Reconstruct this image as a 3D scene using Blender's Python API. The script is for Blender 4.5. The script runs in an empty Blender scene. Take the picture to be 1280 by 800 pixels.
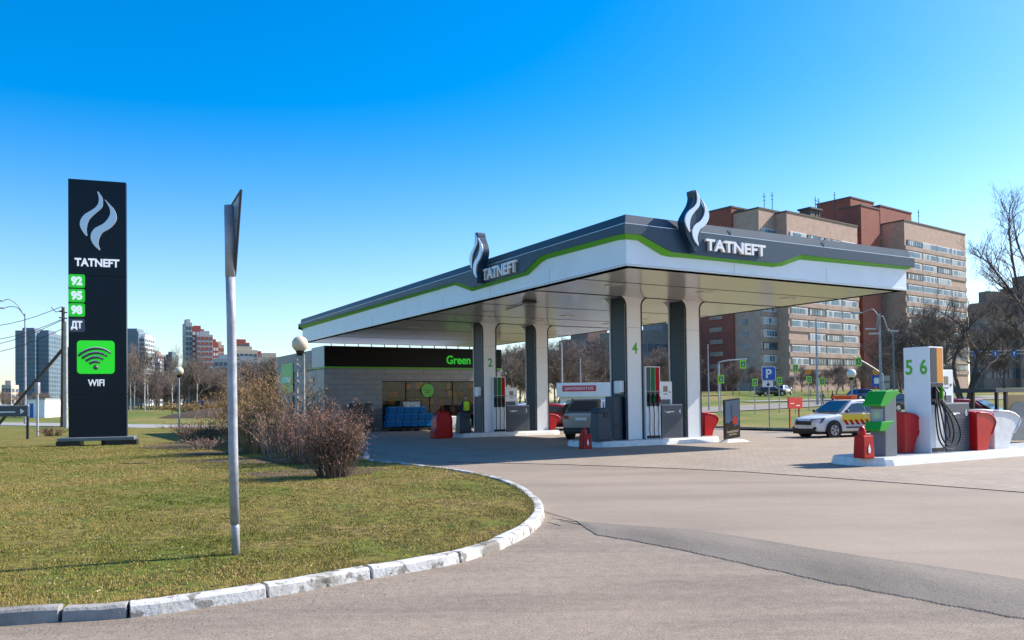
import bpy, bmesh, math, random
import numpy as np
from math import sin, cos, tan, pi, radians, atan2, sqrt
from mathutils import Vector, Matrix
R = random.Random(7)
scene = bpy.context.scene
C = scene.collection

# ---------------------------------------------------------------- camera
FPX, CAMH, PITCH, ROLL, HC = 1040.0, 1.6, 0.02, 0.0128, 502.3
S = (HC - 400) / FPX - tan(PITCH)
fw = Vector((0, cos(PITCH), sin(PITCH)))
up0 = Vector((0, -sin(PITCH), cos(PITCH)))
rt0 = Vector((1, 0, 0))
rt = rt0 * cos(ROLL) - up0 * sin(ROLL)
upv = up0 * cos(ROLL) + rt0 * sin(ROLL)
camd = bpy.data.cameras.new('camera')
cam = bpy.data.objects.new('camera', camd)
C.objects.link(cam)
M = Matrix.Identity(4)
for i in range(3):
    M[i][0] = rt[i]; M[i][1] = upv[i]; M[i][2] = -fw[i]
M[2][3] = CAMH
cam.matrix_world = M
camd.sensor_width = 36; camd.lens = 36 * FPX / 1280; camd.shift_y = S * FPX / 1280
camd.clip_start = 0.1; camd.clip_end = 6000
scene.camera = cam

# ---------------------------------------------------------------- light
SKG = 1.0
SUN_AZ = radians(21); SUN_EL = radians(37)
sdir = Vector((cos(SUN_AZ) * cos(SUN_EL), sin(SUN_AZ) * cos(SUN_EL), sin(SUN_EL)))
world = bpy.data.worlds.new('World'); scene.world = world; world.use_nodes = True
nt = world.node_tree; bg = nt.nodes['Background']
sky = nt.nodes.new('ShaderNodeTexSky'); sky.sky_type = 'NISHITA'; sky.sun_disc = False
sky.sun_elevation = SUN_EL; sky.sun_rotation = atan2(sdir.x, sdir.y)
sky.altitude = 0; sky.air_density = 1.0; sky.dust_density = 0.8; sky.ozone_density = 3.0
hs = nt.nodes.new('ShaderNodeHueSaturation'); hs.inputs['Saturation'].default_value = 1.55; hs.inputs['Hue'].default_value = 0.502
tcw = nt.nodes.new('ShaderNodeTexCoord'); spw = nt.nodes.new('ShaderNodeSeparateXYZ'); mrw = nt.nodes.new('ShaderNodeMapRange')
nt.links.new(tcw.outputs['Generated'], spw.inputs[0]); nt.links.new(spw.outputs[2], mrw.inputs[0])
mrw.interpolation_type = 'SMOOTHSTEP'; mrw.inputs[1].default_value = -.05; mrw.inputs[2].default_value = .36; mrw.inputs[3].default_value = 1.12; mrw.inputs[4].default_value = 1.56
nt.links.new(mrw.outputs[0], hs.inputs['Saturation'])
gm_ = nt.nodes.new('ShaderNodeGamma'); gm_.inputs[1].default_value = SKG
nt.links.new(sky.outputs[0], gm_.inputs[0]); nt.links.new(gm_.outputs[0], hs.inputs['Color']); nt.links.new(hs.outputs[0], bg.inputs[0])
bg.inputs[1].default_value = 0.135
sl = bpy.data.lights.new('sun', 'SUN'); sl.energy = 5.0; sl.angle = radians(0.55); sl.color = (1, 0.93, 0.82)
so = bpy.data.objects.new('sun', sl); C.objects.link(so)
so.rotation_euler = sdir.to_track_quat('Z', 'Y').to_euler()
scene.view_settings.view_transform = 'Standard'; scene.view_settings.look = 'None'
scene.view_settings.gamma = 1; scene.view_settings.use_curve_mapping = False
scene.view_settings.exposure = 0.82

# ---------------------------------------------------------------- placement helpers (surveying the photo)
def ray(px, py):
    return rt * ((px - 640) / FPX) + upv * ((400 - py) / FPX + S) + fw
def G(px, py, z=0.0):
    d = ray(px, py); t = (z - CAMH) / d.z
    return Vector((d.x * t, d.y * t, z))
def P3(px, py, Y):
    d = ray(px, py); t = Y / d.y
    return Vector((d.x * t, Y, CAMH + d.z * t))
def onplane(px, py, o, ang):
    """hit of a pixel with the vertical plane through o along direction ang: (distance along, z)"""
    d = ray(px, py); ux, uy = cos(ang), sin(ang)
    # o + s*u = t*d
    det = ux * (-d.y) + uy * d.x
    s = (-o[0] * (-d.y) + -o[1] * d.x) / det
    t = (o[0] + s * ux) / d.x if abs(d.x) > 1e-3 else (o[1] + s * uy) / d.y
    return s, CAMH + t * d.z
def sm(a, b, x):
    t = min(1, max(0, (x - a) / (b - a))); return t * t * (3 - 2 * t)
def lerp_pts(pts, x):
    if x <= pts[0][0]: return pts[0][1]
    for (a, va), (b, vb) in zip(pts, pts[1:]):
        if x <= b: return va + (vb - va) * (x - a) / (b - a)
    return pts[-1][1]
def g(x, y):
    if y < 40: return 0.0
    w = sm(0.05, 0.22, x / y)
    L = lerp_pts([(60, 0), (150, 1.0), (400, 2.0), (900, 2.0)], y)
    Rr = lerp_pts([(50, 0), (80, .5), (107, 1.2), (150, 3.0), (300, 4.5), (900, 4.5)], y)
    return L * (1 - w) + Rr * w
def T(px, Y):
    p = P3(px, 500, Y); return Vector((p.x, Y, g(p.x, Y)))

# ---------------------------------------------------------------- materials
MATS = {}
def mat(name, col, rough=.6, metal=0, var=0.0, scale=4.0, bump=0.0, bscale=60.0, emit=None, es=1.0, coat=0, col2=None, spec=None, obj=True):
    if name in MATS: return MATS[name]
    m = bpy.data.materials.new(name); m.use_nodes = True; n = m.node_tree; b = n.nodes['Principled BSDF']
    b.inputs['Base Color'].default_value = (*col, 1); b.inputs['Roughness'].default_value = rough; b.inputs['Metallic'].default_value = metal
    if coat: b.inputs['Coat Weight'].default_value = coat; b.inputs['Coat Roughness'].default_value = .05
    if spec is not None: b.inputs['Specular IOR Level'].default_value = spec
    tc = n.nodes.new('ShaderNodeTexCoord')
    src = tc.outputs['Object']
    if var > 0 or col2:
        nz = n.nodes.new('ShaderNodeTexNoise'); nz.inputs['Scale'].default_value = scale; nz.inputs['Detail'].default_value = 8; nz.inputs['Roughness'].default_value = .65
        n.links.new(src, nz.inputs['Vector'])
        cr = n.nodes.new('ShaderNodeValToRGB')
        c2 = col2 if col2 else tuple(c * (1 - var) for c in col)
        c1 = col if col2 else tuple(min(1, c * (1 + var * .6)) for c in col)
        cr.color_ramp.elements[0].position = .35; cr.color_ramp.elements[1].position = .65
        cr.color_ramp.elements[0].color = (*c2, 1); cr.color_ramp.elements[1].color = (*c1, 1)
        n.links.new(nz.outputs[0], cr.inputs[0]); n.links.new(cr.outputs[0], b.inputs['Base Color'])
        mr = n.nodes.new('ShaderNodeMapRange'); mr.inputs[3].default_value = max(.02, rough - .08); mr.inputs[4].default_value = min(1, rough + .1)
        n.links.new(nz.outputs[0], mr.inputs[0]); n.links.new(mr.outputs[0], b.inputs['Roughness'])
    if bump > 0:
        nb = n.nodes.new('ShaderNodeTexNoise'); nb.inputs['Scale'].default_value = bscale; nb.inputs['Detail'].default_value = 5
        n.links.new(src, nb.inputs['Vector'])
        bp = n.nodes.new('ShaderNodeBump'); bp.inputs['Strength'].default_value = bump; bp.inputs['Distance'].default_value = .02
        n.links.new(nb.outputs[0], bp.inputs['Height']); n.links.new(bp.outputs[0], b.inputs['Normal'])
    if emit:
        b.inputs['Emission Color'].default_value = (*emit, 1); b.inputs['Emission Strength'].default_value = es
    MATS[name] = m; return m
def glass(name, col=(.03, .05, .07), rough=.06):
    return mat(name, col, rough, 0, spec=.8)

def ramp_mat(name, layers, rough=.9, bumps=((60, .3, .01),), macro=None):
    """layers: list of (scale, detail, [(pos,col)...], blendfac scale or None)"""
    m = bpy.data.materials.new(name); m.use_nodes = True; n = m.node_tree; b = n.nodes['Principled BSDF']
    b.inputs['Roughness'].default_value = rough; b.inputs['Specular IOR Level'].default_value = .25
    tc = n.nodes.new('ShaderNodeTexCoord'); prev = None
    for (sc, det, stops, mixv) in layers:
        nz = n.nodes.new('ShaderNodeTexNoise'); nz.inputs['Detail'].default_value = det; nz.inputs['Roughness'].default_value = .6
        if isinstance(sc, tuple):
            mp = n.nodes.new('ShaderNodeMapping'); mp.inputs['Scale'].default_value = (sc[0], sc[1], 1); mp.inputs['Rotation'].default_value[2] = sc[2]; nz.inputs['Scale'].default_value = 1
            n.links.new(tc.outputs['Object'], mp.inputs[0]); n.links.new(mp.outputs[0], nz.inputs['Vector'])
        else:
            nz.inputs['Scale'].default_value = sc; n.links.new(tc.outputs['Object'], nz.inputs['Vector'])
        cr = n.nodes.new('ShaderNodeValToRGB'); el = cr.color_ramp.elements
        el[0].position = stops[0][0]; el[0].color = (*stops[0][1], 1); el[1].position = stops[-1][0]; el[1].color = (*stops[-1][1], 1)
        for p, c in stops[1:-1]:
            e = el.new(p); e.color = (*c, 1)
        n.links.new(nz.outputs[0], cr.inputs[0])
        if prev is None: prev = cr.outputs[0]
        else:
            mx = n.nodes.new('ShaderNodeMix'); mx.data_type = 'RGBA'; mx.blend_type = mixv[0]; mx.inputs[0].default_value = mixv[1]
            n.links.new(prev, mx.inputs[6]); n.links.new(cr.outputs[0], mx.inputs[7]); prev = mx.outputs[2]
    n.links.new(prev, b.inputs['Base Color'])
    last = None
    for sc, st, dist in bumps:
        nb = n.nodes.new('ShaderNodeTexNoise'); nb.inputs['Scale'].default_value = sc; nb.inputs['Detail'].default_value = 4
        n.links.new(tc.outputs['Object'], nb.inputs['Vector'])
        bp = n.nodes.new('ShaderNodeBump'); bp.inputs['Strength'].default_value = st; bp.inputs['Distance'].default_value = dist
        n.links.new(nb.outputs[0], bp.inputs['Height'])
        if last: n.links.new(last, bp.inputs['Normal'])
        last = bp.outputs[0]
    if last: n.links.new(last, b.inputs['Normal'])
    MATS[name] = m; return m

def brick_mat(name, c1, c2, mortar, bw, bh, rough=.85, axis='xz', msize=.012, bump=.4, noise=.25, rot=0):
    m = bpy.data.materials.new(name); m.use_nodes = True; n = m.node_tree; b = n.nodes['Principled BSDF']; b.inputs['Roughness'].default_value = rough
    tc = n.nodes.new('ShaderNodeTexCoord'); sp = n.nodes.new('ShaderNodeSeparateXYZ'); cb = n.nodes.new('ShaderNodeCombineXYZ')
    if rot:
        mp = n.nodes.new('ShaderNodeMapping'); mp.inputs['Rotation'].default_value[2] = rot
        n.links.new(tc.outputs['Object'], mp.inputs[0]); n.links.new(mp.outputs[0], sp.inputs[0])
    else: n.links.new(tc.outputs['Object'], sp.inputs[0])
    if axis == 'xz':
        ad = n.nodes.new('ShaderNodeMath'); n.links.new(sp.outputs[0], ad.inputs[0]); n.links.new(sp.outputs[1], ad.inputs[1])
        n.links.new(ad.outputs[0], cb.inputs[0]); n.links.new(sp.outputs[2], cb.inputs[1])
    else:
        n.links.new(sp.outputs[0], cb.inputs[0]); n.links.new(sp.outputs[1], cb.inputs[1])
    bt = n.nodes.new('ShaderNodeTexBrick'); n.links.new(cb.outputs[0], bt.inputs[0])
    bt.inputs['Color1'].default_value = (*c1, 1); bt.inputs['Color2'].default_value = (*c2, 1); bt.inputs['Mortar'].default_value = (*mortar, 1)
    bt.inputs['Scale'].default_value = 1; bt.inputs['Brick Width'].default_value = bw; bt.inputs['Row Height'].default_value = bh; bt.inputs['Mortar Size'].default_value = msize
    nz = n.nodes.new('ShaderNodeTexNoise'); nz.inputs['Scale'].default_value = .7; nz.inputs['Detail'].default_value = 9; nz.inputs['Roughness'].default_value = .7
    n.links.new(tc.outputs['Object'], nz.inputs['Vector'])
    mr = n.nodes.new('ShaderNodeMapRange'); mr.inputs[1].default_value = .3; mr.inputs[2].default_value = .7; mr.inputs[3].default_value = 1 - noise; mr.inputs[4].default_value = 1 + noise
    n.links.new(nz.outputs[0], mr.inputs[0])
    vm = n.nodes.new('ShaderNodeVectorMath'); vm.operation = 'SCALE'; n.links.new(bt.outputs[0], vm.inputs[0]); n.links.new(mr.outputs[0], vm.inputs['Scale'])
    n.links.new(vm.outputs[0], b.inputs['Base Color'])
    bp = n.nodes.new('ShaderNodeBump'); bp.inputs['Strength'].default_value = bump; bp.inputs['Distance'].default_value = .01; bp.invert = True
    n.links.new(bt.outputs['Fac'], bp.inputs['Height']); n.links.new(bp.outputs[0], b.inputs['Normal'])
    MATS[name] = m; return m

# ---------------------------------------------------------------- mesh builder
class MB:
    def __init__(s): s.v = []; s.f = []; s.m = []
    def add(s, vs, fs, mi=0):
        o = len(s.v); s.v += [tuple(p) for p in vs]; s.f += [tuple(i + o for i in f) for f in fs]; s.m += [mi] * len(fs); return s
    def box(s, x0, x1, y0, y1, z0, z1, mi=0):
        vs = [(x0, y0, z0), (x1, y0, z0), (x1, y1, z0), (x0, y1, z0), (x0, y0, z1), (x1, y0, z1), (x1, y1, z1), (x0, y1, z1)]
        return s.add(vs, [(0, 3, 2, 1), (4, 5, 6, 7), (0, 1, 5, 4), (1, 2, 6, 5), (2, 3, 7, 6), (3, 0, 4, 7)], mi)
    def prism(s, poly, z0, z1, mi=0, top=None):
        """poly in xy; optional top polygon of the same count"""
        n = len(poly); t = top or poly
        vs = [(p[0], p[1], z0) for p in poly] + [(p[0], p[1], z1) for p in t]
        return s.add(vs, [tuple(range(n - 1, -1, -1)), tuple(range(n, 2 * n))] + [(i, (i + 1) % n, n + (i + 1) % n, n + i) for i in range(n)], mi)
    def vprism(s, poly, y0, y1, mi=0):
        """poly in xz extruded in y"""
        n = len(poly)
        vs = [(p[0], y0, p[1]) for p in poly] + [(p[0], y1, p[1]) for p in poly]
        return s.add(vs, [tuple(range(n)), tuple(range(2 * n - 1, n - 1, -1))] + [(i, n + i, n + (i + 1) % n, (i + 1) % n) for i in range(n)], mi)
    def xprism(s, poly, x0, x1, mi=0):
        n = len(poly)
        vs = [(x0, p[0], p[1]) for p in poly] + [(x1, p[0], p[1]) for p in poly]
        return s.add(vs, [tuple(range(n)), tuple(range(2 * n - 1, n - 1, -1))] + [(i, n + i, n + (i + 1) % n, (i + 1) % n) for i in range(n)], mi)
    def tube(s, pts, rad, n=8, mi=0, caps=True):
        pts = [Vector(p) for p in pts]; k = len(pts)
        rs = rad if isinstance(rad, (list, tuple)) else [rad] * k
        rings = []; prevx = None
        for i, p in enumerate(pts):
            d = (pts[min(i + 1, k - 1)] - pts[max(i - 1, 0)])
            if d.length < 1e-9: d = Vector((0, 0, 1))
            d.normalize()
            if prevx is None:
                a = Vector((0, 0, 1)) if abs(d.z) < .9 else Vector((1, 0, 0)); x = d.cross(a).normalized()
            else:
                x = (prevx - d * prevx.dot(d))
                x = x.normalized() if x.length > 1e-6 else d.orthogonal().normalized()
            y = d.cross(x); prevx = x
            rings.append([p + (x * cos(2 * pi * j / n) + y * sin(2 * pi * j / n)) * rs[i] for j in range(n)])
        vs = [q for r in rings for q in r]; fs = []
        for i in range(k - 1):
            for j in range(n):
                fs.append((i * n + j, i * n + (j + 1) % n, (i + 1) * n + (j + 1) % n, (i + 1) * n + j))
        if caps and n > 2: fs.append(tuple(range(n - 1, -1, -1))); fs.append(tuple((k - 1) * n + j for j in range(n)))
        return s.add(vs, fs, mi)
    def lathe(s, prof, n=20, c=(0, 0, 0), mi=0):
        """prof: (r,z) list"""
        vs = []; fs = []
        for r, z in prof:
            for j in range(n): vs.append((c[0] + r * cos(2 * pi * j / n), c[1] + r * sin(2 * pi * j / n), c[2] + z))
        for i in range(len(prof) - 1):
            for j in range(n): fs.append((i * n + j, i * n + (j + 1) % n, (i + 1) * n + (j + 1) % n, (i + 1) * n + j))
        return s.add(vs, fs, mi)
    def sphere(s, c, r, n=16, k=10, mi=0, sz=1):
        return s.lathe([(max(1e-4, r * sin(pi * i / k)), -r * cos(pi * i / k) * sz) for i in range(k + 1)], n, c, mi)
    def disc_y(s, cx, y, cz, r, y2, n=24, mi=0):
        return s.vprism([(cx + r * cos(2 * pi * j / n), cz + r * sin(2 * pi * j / n)) for j in range(n)], y, y2, mi)
    def build(s, name, mats, parent=None, bevel=0, smooth=False, recalc=True):
        me = bpy.data.meshes.new(name); me.from_pydata(s.v, [], s.f)
        if not isinstance(mats, (list, tuple)): mats = [mats]
        for m in mats: me.materials.append(MATS[m] if isinstance(m, str) else m)
        if len(mats) > 1: me.polygons.foreach_set('material_index', s.m)
        if recalc:
            bm = bmesh.new(); bm.from_mesh(me); bmesh.ops.recalc_face_normals(bm, faces=bm.faces); bm.to_mesh(me); bm.free()
        if smooth: me.polygons.foreach_set('use_smooth', [True] * len(me.polygons))
        me.update()
        o = bpy.data.objects.new(name, me); C.objects.link(o)
        if parent: o.parent = parent
        if bevel:
            b = o.modifiers.new('bevel', 'BEVEL'); b.width = bevel; b.segments = 2; b.limit_method = 'ANGLE'; b.angle_limit = radians(40)
        return o
def thing(name, label, cat, loc=(0, 0, 0), rotz=0, group=None):
    o = bpy.data.objects.new(name, None); C.objects.link(o); o.empty_display_size = .2
    o.location = loc; o.rotation_euler = (0, 0, rotz); o['label'] = label; o['category'] = cat
    if group: o['group'] = group
    return o
def tag(o, label, cat, group=None):
    o['label'] = label; o['category'] = cat
    if group: o['group'] = group
    return o
def struct(o, label, cat):
    o['kind'] = 'structure'; o['label'] = label; o['category'] = cat; return o
def dup(root, loc, rotz=None, scale=None, label=None, group=None):
    r = root.copy(); C.objects.link(r); r.location = loc
    if rotz is not None: r.rotation_euler = (0, 0, rotz)
    if scale: r.scale = scale if isinstance(scale, tuple) else (scale,) * 3
    if label: r['label'] = label
    if group: r['group'] = group
    for ch in list(root.children):
        c = ch.copy(); C.objects.link(c); c.parent = r
        for g2 in list(ch.children):
            d = g2.copy(); C.objects.link(d); d.parent = c
    return r
_txt = {}
def text(name, s, mname, parent, cx, cz, w, h, y, depth=.02, off=0.0, rotz=0, x0=None):
    """raised lettering in the parent's xz plane facing -y; centre cx,cz; fitted into w x h; front at y-depth"""
    cu = bpy.data.curves.new('t', 'FONT'); cu.body = s; cu.offset = off; cu.extrude = .05; cu.resolution_u = 4
    to = bpy.data.objects.new('t', cu); C.objects.link(to)
    dg = bpy.context.evaluated_depsgraph_get(); dg.update()
    me = bpy.data.meshes.new_from_object(to.evaluated_get(dg)); bpy.data.objects.remove(to)
    co = np.array([v.co[:] for v in me.vertices])
    mn = co.min(0); mx = co.max(0)
    co = (co - mn) / np.maximum(mx - mn, 1e-6)
    out = np.stack([cx + (co[:, 0] - .5) * w, y - co[:, 2] * depth, cz + (co[:, 1] - .5) * h], 1)
    me.vertices.foreach_set('co', out.ravel()); me.materials.clear(); me.materials.append(MATS[mname]); me.update()
    me.name = name
    o = bpy.data.objects.new(name, me); C.objects.link(o); o.parent = parent
    if rotz: o.rotation_euler = (0, 0, rotz)
    return o
# ---------------------------------------------------------------- shared materials
mat('dark_panel', (.024, .040, .060), .45, var=.15, scale=.6)
mat('dark_gloss', (.010, .034, .068), .38, spec=.45)
mat('fascia_white', (.78, .85, .90), .35, var=.06, scale=.8); mat('fascia_dark', (.024, .056, .092), .42, var=.10, scale=.4, spec=.4)
mat('white_panel', (.84, .85, .87), .35, var=.05, scale=.8)
mat('white_paint', (.74, .74, .72), .5, var=.12, scale=6)
mat('green', (.10, .42, .02), .45)
mat('green_bright', (.02, .66, .03), .4, emit=(.03, .8, .03), es=.18)
mat('green_lit', (.03, .70, .03), .35, emit=(.03, .9, .04), es=.12)
mat('silver', (.70, .71, .74), .28, .55)
mat('chrome', (.60, .61, .63), .15, 1)
mat('galv', (.36, .37, .41), .55, .15, var=.25, scale=9, bump=.1)
mat('pole_grey', (.36, .36, .38), .55, .2, var=.3, scale=3)
mat('black', (.012, .012, .014), .45)
mat('rubber', (.018, .018, .019), .75)
mat('red', (.52, .008, .010), .35, spec=.35, var=.15, scale=3)
mat('red_box', (.48, .014, .012), .5, var=.2, scale=4, spec=.25); mat('strip_red', (.42, .006, .015), .6, spec=.15); mat('strip_green', (.01, .17, .04), .6, spec=.15)
mat('grey_box', (.085, .095, .115), .4, var=.1, scale=2)
mat('grey_light', (.40, .42, .43), .5, var=.1, scale=3)
mat('grey_mid', (.17, .19, .20), .5, var=.15, scale=3)
mat('white_txt', (.85, .85, .85), .4); mat('lit_white', (.85, .86, .90), .4, emit=(.9, .92, 1), es=.30)
mat('orange', (.75, .28, .01), .4)
mat('conc', (.38, .37, .35), .85, var=.25, scale=5, bump=.3)
mat('wood', (.09, .07, .055), .85, var=.35, scale=6, bump=.5)
mat('brass_globe', (.72, .58, .42), .35, var=.1, scale=3)
mat('globe_white', (.80, .78, .74), .3)
mat('blue', (.01, .10, .42), .4)
mat('sign_green', (.02, .22, .08), .4)
mat('sign_lime', (.42, .78, .05), .4)
mat('lamp_orange', (.75, .10, .015), .3)
glass('glass_dark')
glass('glass_blue', (.10, .20, .28), .12)
mat('hivis', (.62, .85, .02), .6)
mat('cloth_dark', (.02, .025, .035), .85); mat('skin', (.45, .26, .18), .6); mat('jeans', (.06, .10, .20), .85)
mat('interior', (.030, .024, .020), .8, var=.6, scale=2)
# soffit: glossy narrow planks
def soffit_mat():
    m = bpy.data.materials.new('soffit'); m.use_nodes = True; n = m.node_tree; b = n.nodes['Principled BSDF']
    b.inputs['Roughness'].default_value = .16; b.inputs['Specular IOR Level'].default_value = .9
    tc = n.nodes.new('ShaderNodeTexCoord'); sp = n.nodes.new('ShaderNodeSeparateXYZ'); n.links.new(tc.outputs['Object'], sp.inputs[0])
    mu = n.nodes.new('ShaderNodeMath'); mu.operation = 'MULTIPLY'; mu.inputs[1].default_value = 1 / .16; n.links.new(sp.outputs[1], mu.inputs[0])
    fr = n.nodes.new('ShaderNodeMath'); fr.operation = 'FRACT'; n.links.new(mu.outputs[0], fr.inputs[0])
    cr = n.nodes.new('ShaderNodeValToRGB'); e = cr.color_ramp.elements
    e[0].position = 0; e[0].color = (.12, .10, .09, 1); e[1].position = .13; e[1].color = (.64, .61, .57, 1)
    n.links.new(fr.outputs[0], cr.inputs[0]); n.links.new(cr.outputs[0], b.inputs['Base Color'])
    bp = n.nodes.new('ShaderNodeBump'); bp.inputs['Strength'].default_value = .25; bp.inputs['Distance'].default_value = .01
    n.links.new(cr.outputs[0], bp.inputs['Height']); n.links.new(bp.outputs[0], b.inputs['Normal']); MATS['soffit'] = m
soffit_mat()
ramp_mat('asphalt', [(9, 8, [(.3, (.238, .196, .156)), (.7, (.318, .262, .210))], None),
                     (.22, 3, [(.35, (.84, .84, .85)), (.65, (1.0, .98, .96))], ('MULTIPLY', 1.0)),
                     (55, 2, [(.3, (.45, .45, .47)), (.5, (.97, .96, .95)), (.74, (1.45, 1.4, 1.35))], ('MULTIPLY', .75)),
                     ((.25, 1.6, .45), 4, [(.38, (.78, .78, .79)), (.55, (1, 1, 1)), (.7, (1.07, 1.06, 1.04))], ('MULTIPLY', .9)),
                     (1.3, 6, [(.27, (.72, .71, .70)), (.34, (1, 1, 1)), (.7, (1, 1, 1))], ('MULTIPLY', .8))], .88, ((140, .5, .006), (3, .15, .05)))
ramp_mat('asphalt_mid', [(.35, 8, [(.3, (.245, .200, .158)), (.7, (.310, .252, .200))], None),
                         (60, 2, [(.3, (.70, .70, .71)), (.5, (1, .98, .96)), (.74, (1.18, 1.16, 1.14))], ('MULTIPLY', .6)),
                         ((.10, .9, -.35), 5, [(.36, (.84, .84, .86)), (.52, (1, 1, 1)), (.72, (1.06, 1.05, 1.03))], ('MULTIPLY', .9)),
                         (.8, 7, [(.26, (.70, .69, .68)), (.33, (1, 1, 1)), (.7, (1, 1, 1))], ('MULTIPLY', .8))], .86, ((120, .35, .004),))
ramp_mat('asphalt_patch', [((1.2, .35, .35), 8, [(.3, (.150, .130, .112)), (.7, (.225, .195, .166))], None),
                           (60, 3, [(.3, (.5, .5, .5)), (.5, (1, .98, .96)), (.74, (1.3, 1.28, 1.24))], ('MULTIPLY', .9))], .9, ((90, .7, .01),))
ramp_mat('road_far', [(.3, 6, [(.3, (.20, .18, .16)), (.7, (.26, .235, .21))], None)], .9, ())
ramp_mat('lawn', [(.45, 10, [(.30, (.230, .160, .070)), (.45, (.195, .160, .035)), (.60, (.120, .145, .016))], None),
                  (9, 8, [(.34, (.40, .34, .30)), (.5, (1, 1, 1)), (.66, (1.6, 1.45, 1.3))], ('MULTIPLY', .95))], .95, ((40, .8, .04), (160, .6, .01)))
ramp_mat('lawn_green', [(.12, 8, [(.36, (.230, .170, .060)), (.48, (.150, .150, .030)), (.60, (.080, .135, .014))], None),
                        (3, 6, [(.32, (.7, .7, .6)), (.5, (1, 1, 1)), (.70, (1.3, 1.25, 1.2))], ('MULTIPLY', .8))], .95, ((4, .5, .1),))
ramp_mat('soil', [(1.5, 10, [(.3, (.055, .038, .026)), (.7, (.135, .095, .065))], None)], .95, ((12, .9, .05), (50, .7, .02)))
ramp_mat('kerb_white', [(2.2, 10, [(.36, (.20, .18, .16)), (.42, (.38, .37, .35)), (.50, (.56, .55, .54))], None),
                        (7, 9, [(.40, (.34, .31, .28)), (.45, (.9, .9, .9)), (.7, (1, 1, 1))], ('MULTIPLY', .9))], .8, ((30, .5, .015),))
ramp_mat('kerb_grey', [(2.2, 10, [(.35, (.20, .19, .18)), (.65, (.36, .34, .32))], None)], .9, ((30, .5, .02),))
brick_mat('pavers', (.310, .250, .195), (.265, .212, .165), (.20, .16, .125), .24, .12, axis='xy', msize=.010, bump=.15, noise=.16, rot=-radians(30.2))
brick_mat('shop_panel', (.24, .24, .25), (.27, .27, .275), (.08, .08, .085), 1.2, .30, rough=.55, msize=.008, bump=.2, noise=.12)
brick_mat('brick_red', (.36, .095, .062), (.31, .08, .055), (.17, .085, .06), .9, .28, msize=.035, noise=.16, bump=.1)
brick_mat('brick_buff', (.53, .355, .275), (.48, .32, .25), (.38, .27, .22), 1.0, .35, msize=.035, noise=.16, bump=.1)
brick_mat('brick_grey', (.24, .21, .20), (.26, .225, .21), (.16, .14, .135), 3.0, 1.0, msize=.03, noise=.15, bump=.1)

# ---------------------------------------------------------------- ground
def sheet(name, poly, z, mname, label, cat, thick=0):
    me = bpy.data.meshes.new(name); bm = bmesh.new()
    vs = [bm.verts.new((p[0], p[1], z if len(p) < 3 else p[2])) for p in poly]
    f = bm.faces.new(vs); bmesh.ops.triangulate(bm, faces=[f]); bmesh.ops.recalc_face_normals(bm, faces=bm.faces)
    if sum(q.normal.z for q in bm.faces) < 0: bmesh.ops.reverse_faces(bm, faces=bm.faces)
    bm.to_mesh(me); bm.free(); me.materials.append(MATS[mname])
    o = bpy.data.objects.new(name, me); C.objects.link(o); return struct(o, label, cat)
# terrain: one sheet to the horizon (polar grid)
def terrain():
    rs = [0, 8, 16, 24, 32, 40, 44, 48, 52, 56, 60, 66, 72, 80, 90, 100, 107, 115, 125, 137, 150, 175, 200, 250, 300, 400, 600, 900, 1500, 3000, 5000]
    xs = np.concatenate([np.linspace(-1.6, 1.6, 81)]); vs = []; fs = []
    for y in rs:
        for t in xs:
            yy = y; xx = t * max(y, 30)
            vs.append((xx, yy, g(xx, yy) - .02 if yy > 0 else -.02))
    vs2 = [(x, -40, -.02) for (x, y, z) in vs[:len(xs)]]
    vs = vs2 + vs; k = len(xs)
    for i in range(len(rs)):
        for j in range(k - 1): fs.append((i * k + j, i * k + j + 1, (i + 1) * k + j + 1, (i + 1) * k + j))
    m = MB(); m.add(vs, fs); o = m.build('ground', 'lawn_green', smooth=True, recalc=False)
    struct(o, 'far grass ground rising gently to the horizon', 'ground')
terrain()
# kerb line of the near lawn (outer foot of the kerb), surveyed from the photo
kp = [(-420, 800), (-160, 792), (0, 783), (75, 778), (160, 773), (240, 762), (320, 750), (390, 738), (458, 725), (512, 716), (566, 706), (604, 695), (636, 683), (664, 668), (680, 651), (680, 640), (672, 628), (655, 615), (635, 606), (600, 597), (560, 590), (520, 585), (480, 581), (455, 577)]
K = [G(px, py) for px, py in kp]
K += [Vector((-4.3, 25.0, 0)), Vector((-6.2, 31, 0)), Vector((-8.3, 39, 0)), Vector((-10.7, 46.3, 0))]
def smooth_line(pts, n=3):
    out = []
    for i in range(len(pts) - 1):
        p0 = pts[max(i - 1, 0)]; p1 = pts[i]; p2 = pts[i + 1]; p3 = pts[min(i + 2, len(pts) - 1)]
        for k in range(n):
            t = k / n
            out.append(.5 * ((2 * p1) + (p2 - p0) * t + (2 * p0 - 5 * p1 + 4 * p2 - p3) * t * t + (3 * p1 - p0 - 3 * p2 + p3) * t ** 3))
    out.append(pts[-1]); return out
KS = smooth_line(K, 4)
# foreground asphalt covers everything on the station side
far_r = [G(1340, 547), (14.6, 40.0), (12.2, 45), (8.2, 52), (5, 62), (0, 75)]
asph = [(-30, -20), (70, -20), (70, 46)] + [(30.5, 49.3), (14.6, 40.0), (12.2, 45), (8.2, 52.5), (2.0, 59.9), (-14, 59.9), (-16, 46)] + [(p.x - .3, p.y + .3) for p in reversed(K[3:])] + [(-30, 2.0)]
sheet('asphalt_apron', asph, 0.0, 'asphalt', 'rough reddish grey asphalt driveway in the foreground', 'driveway')
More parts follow.
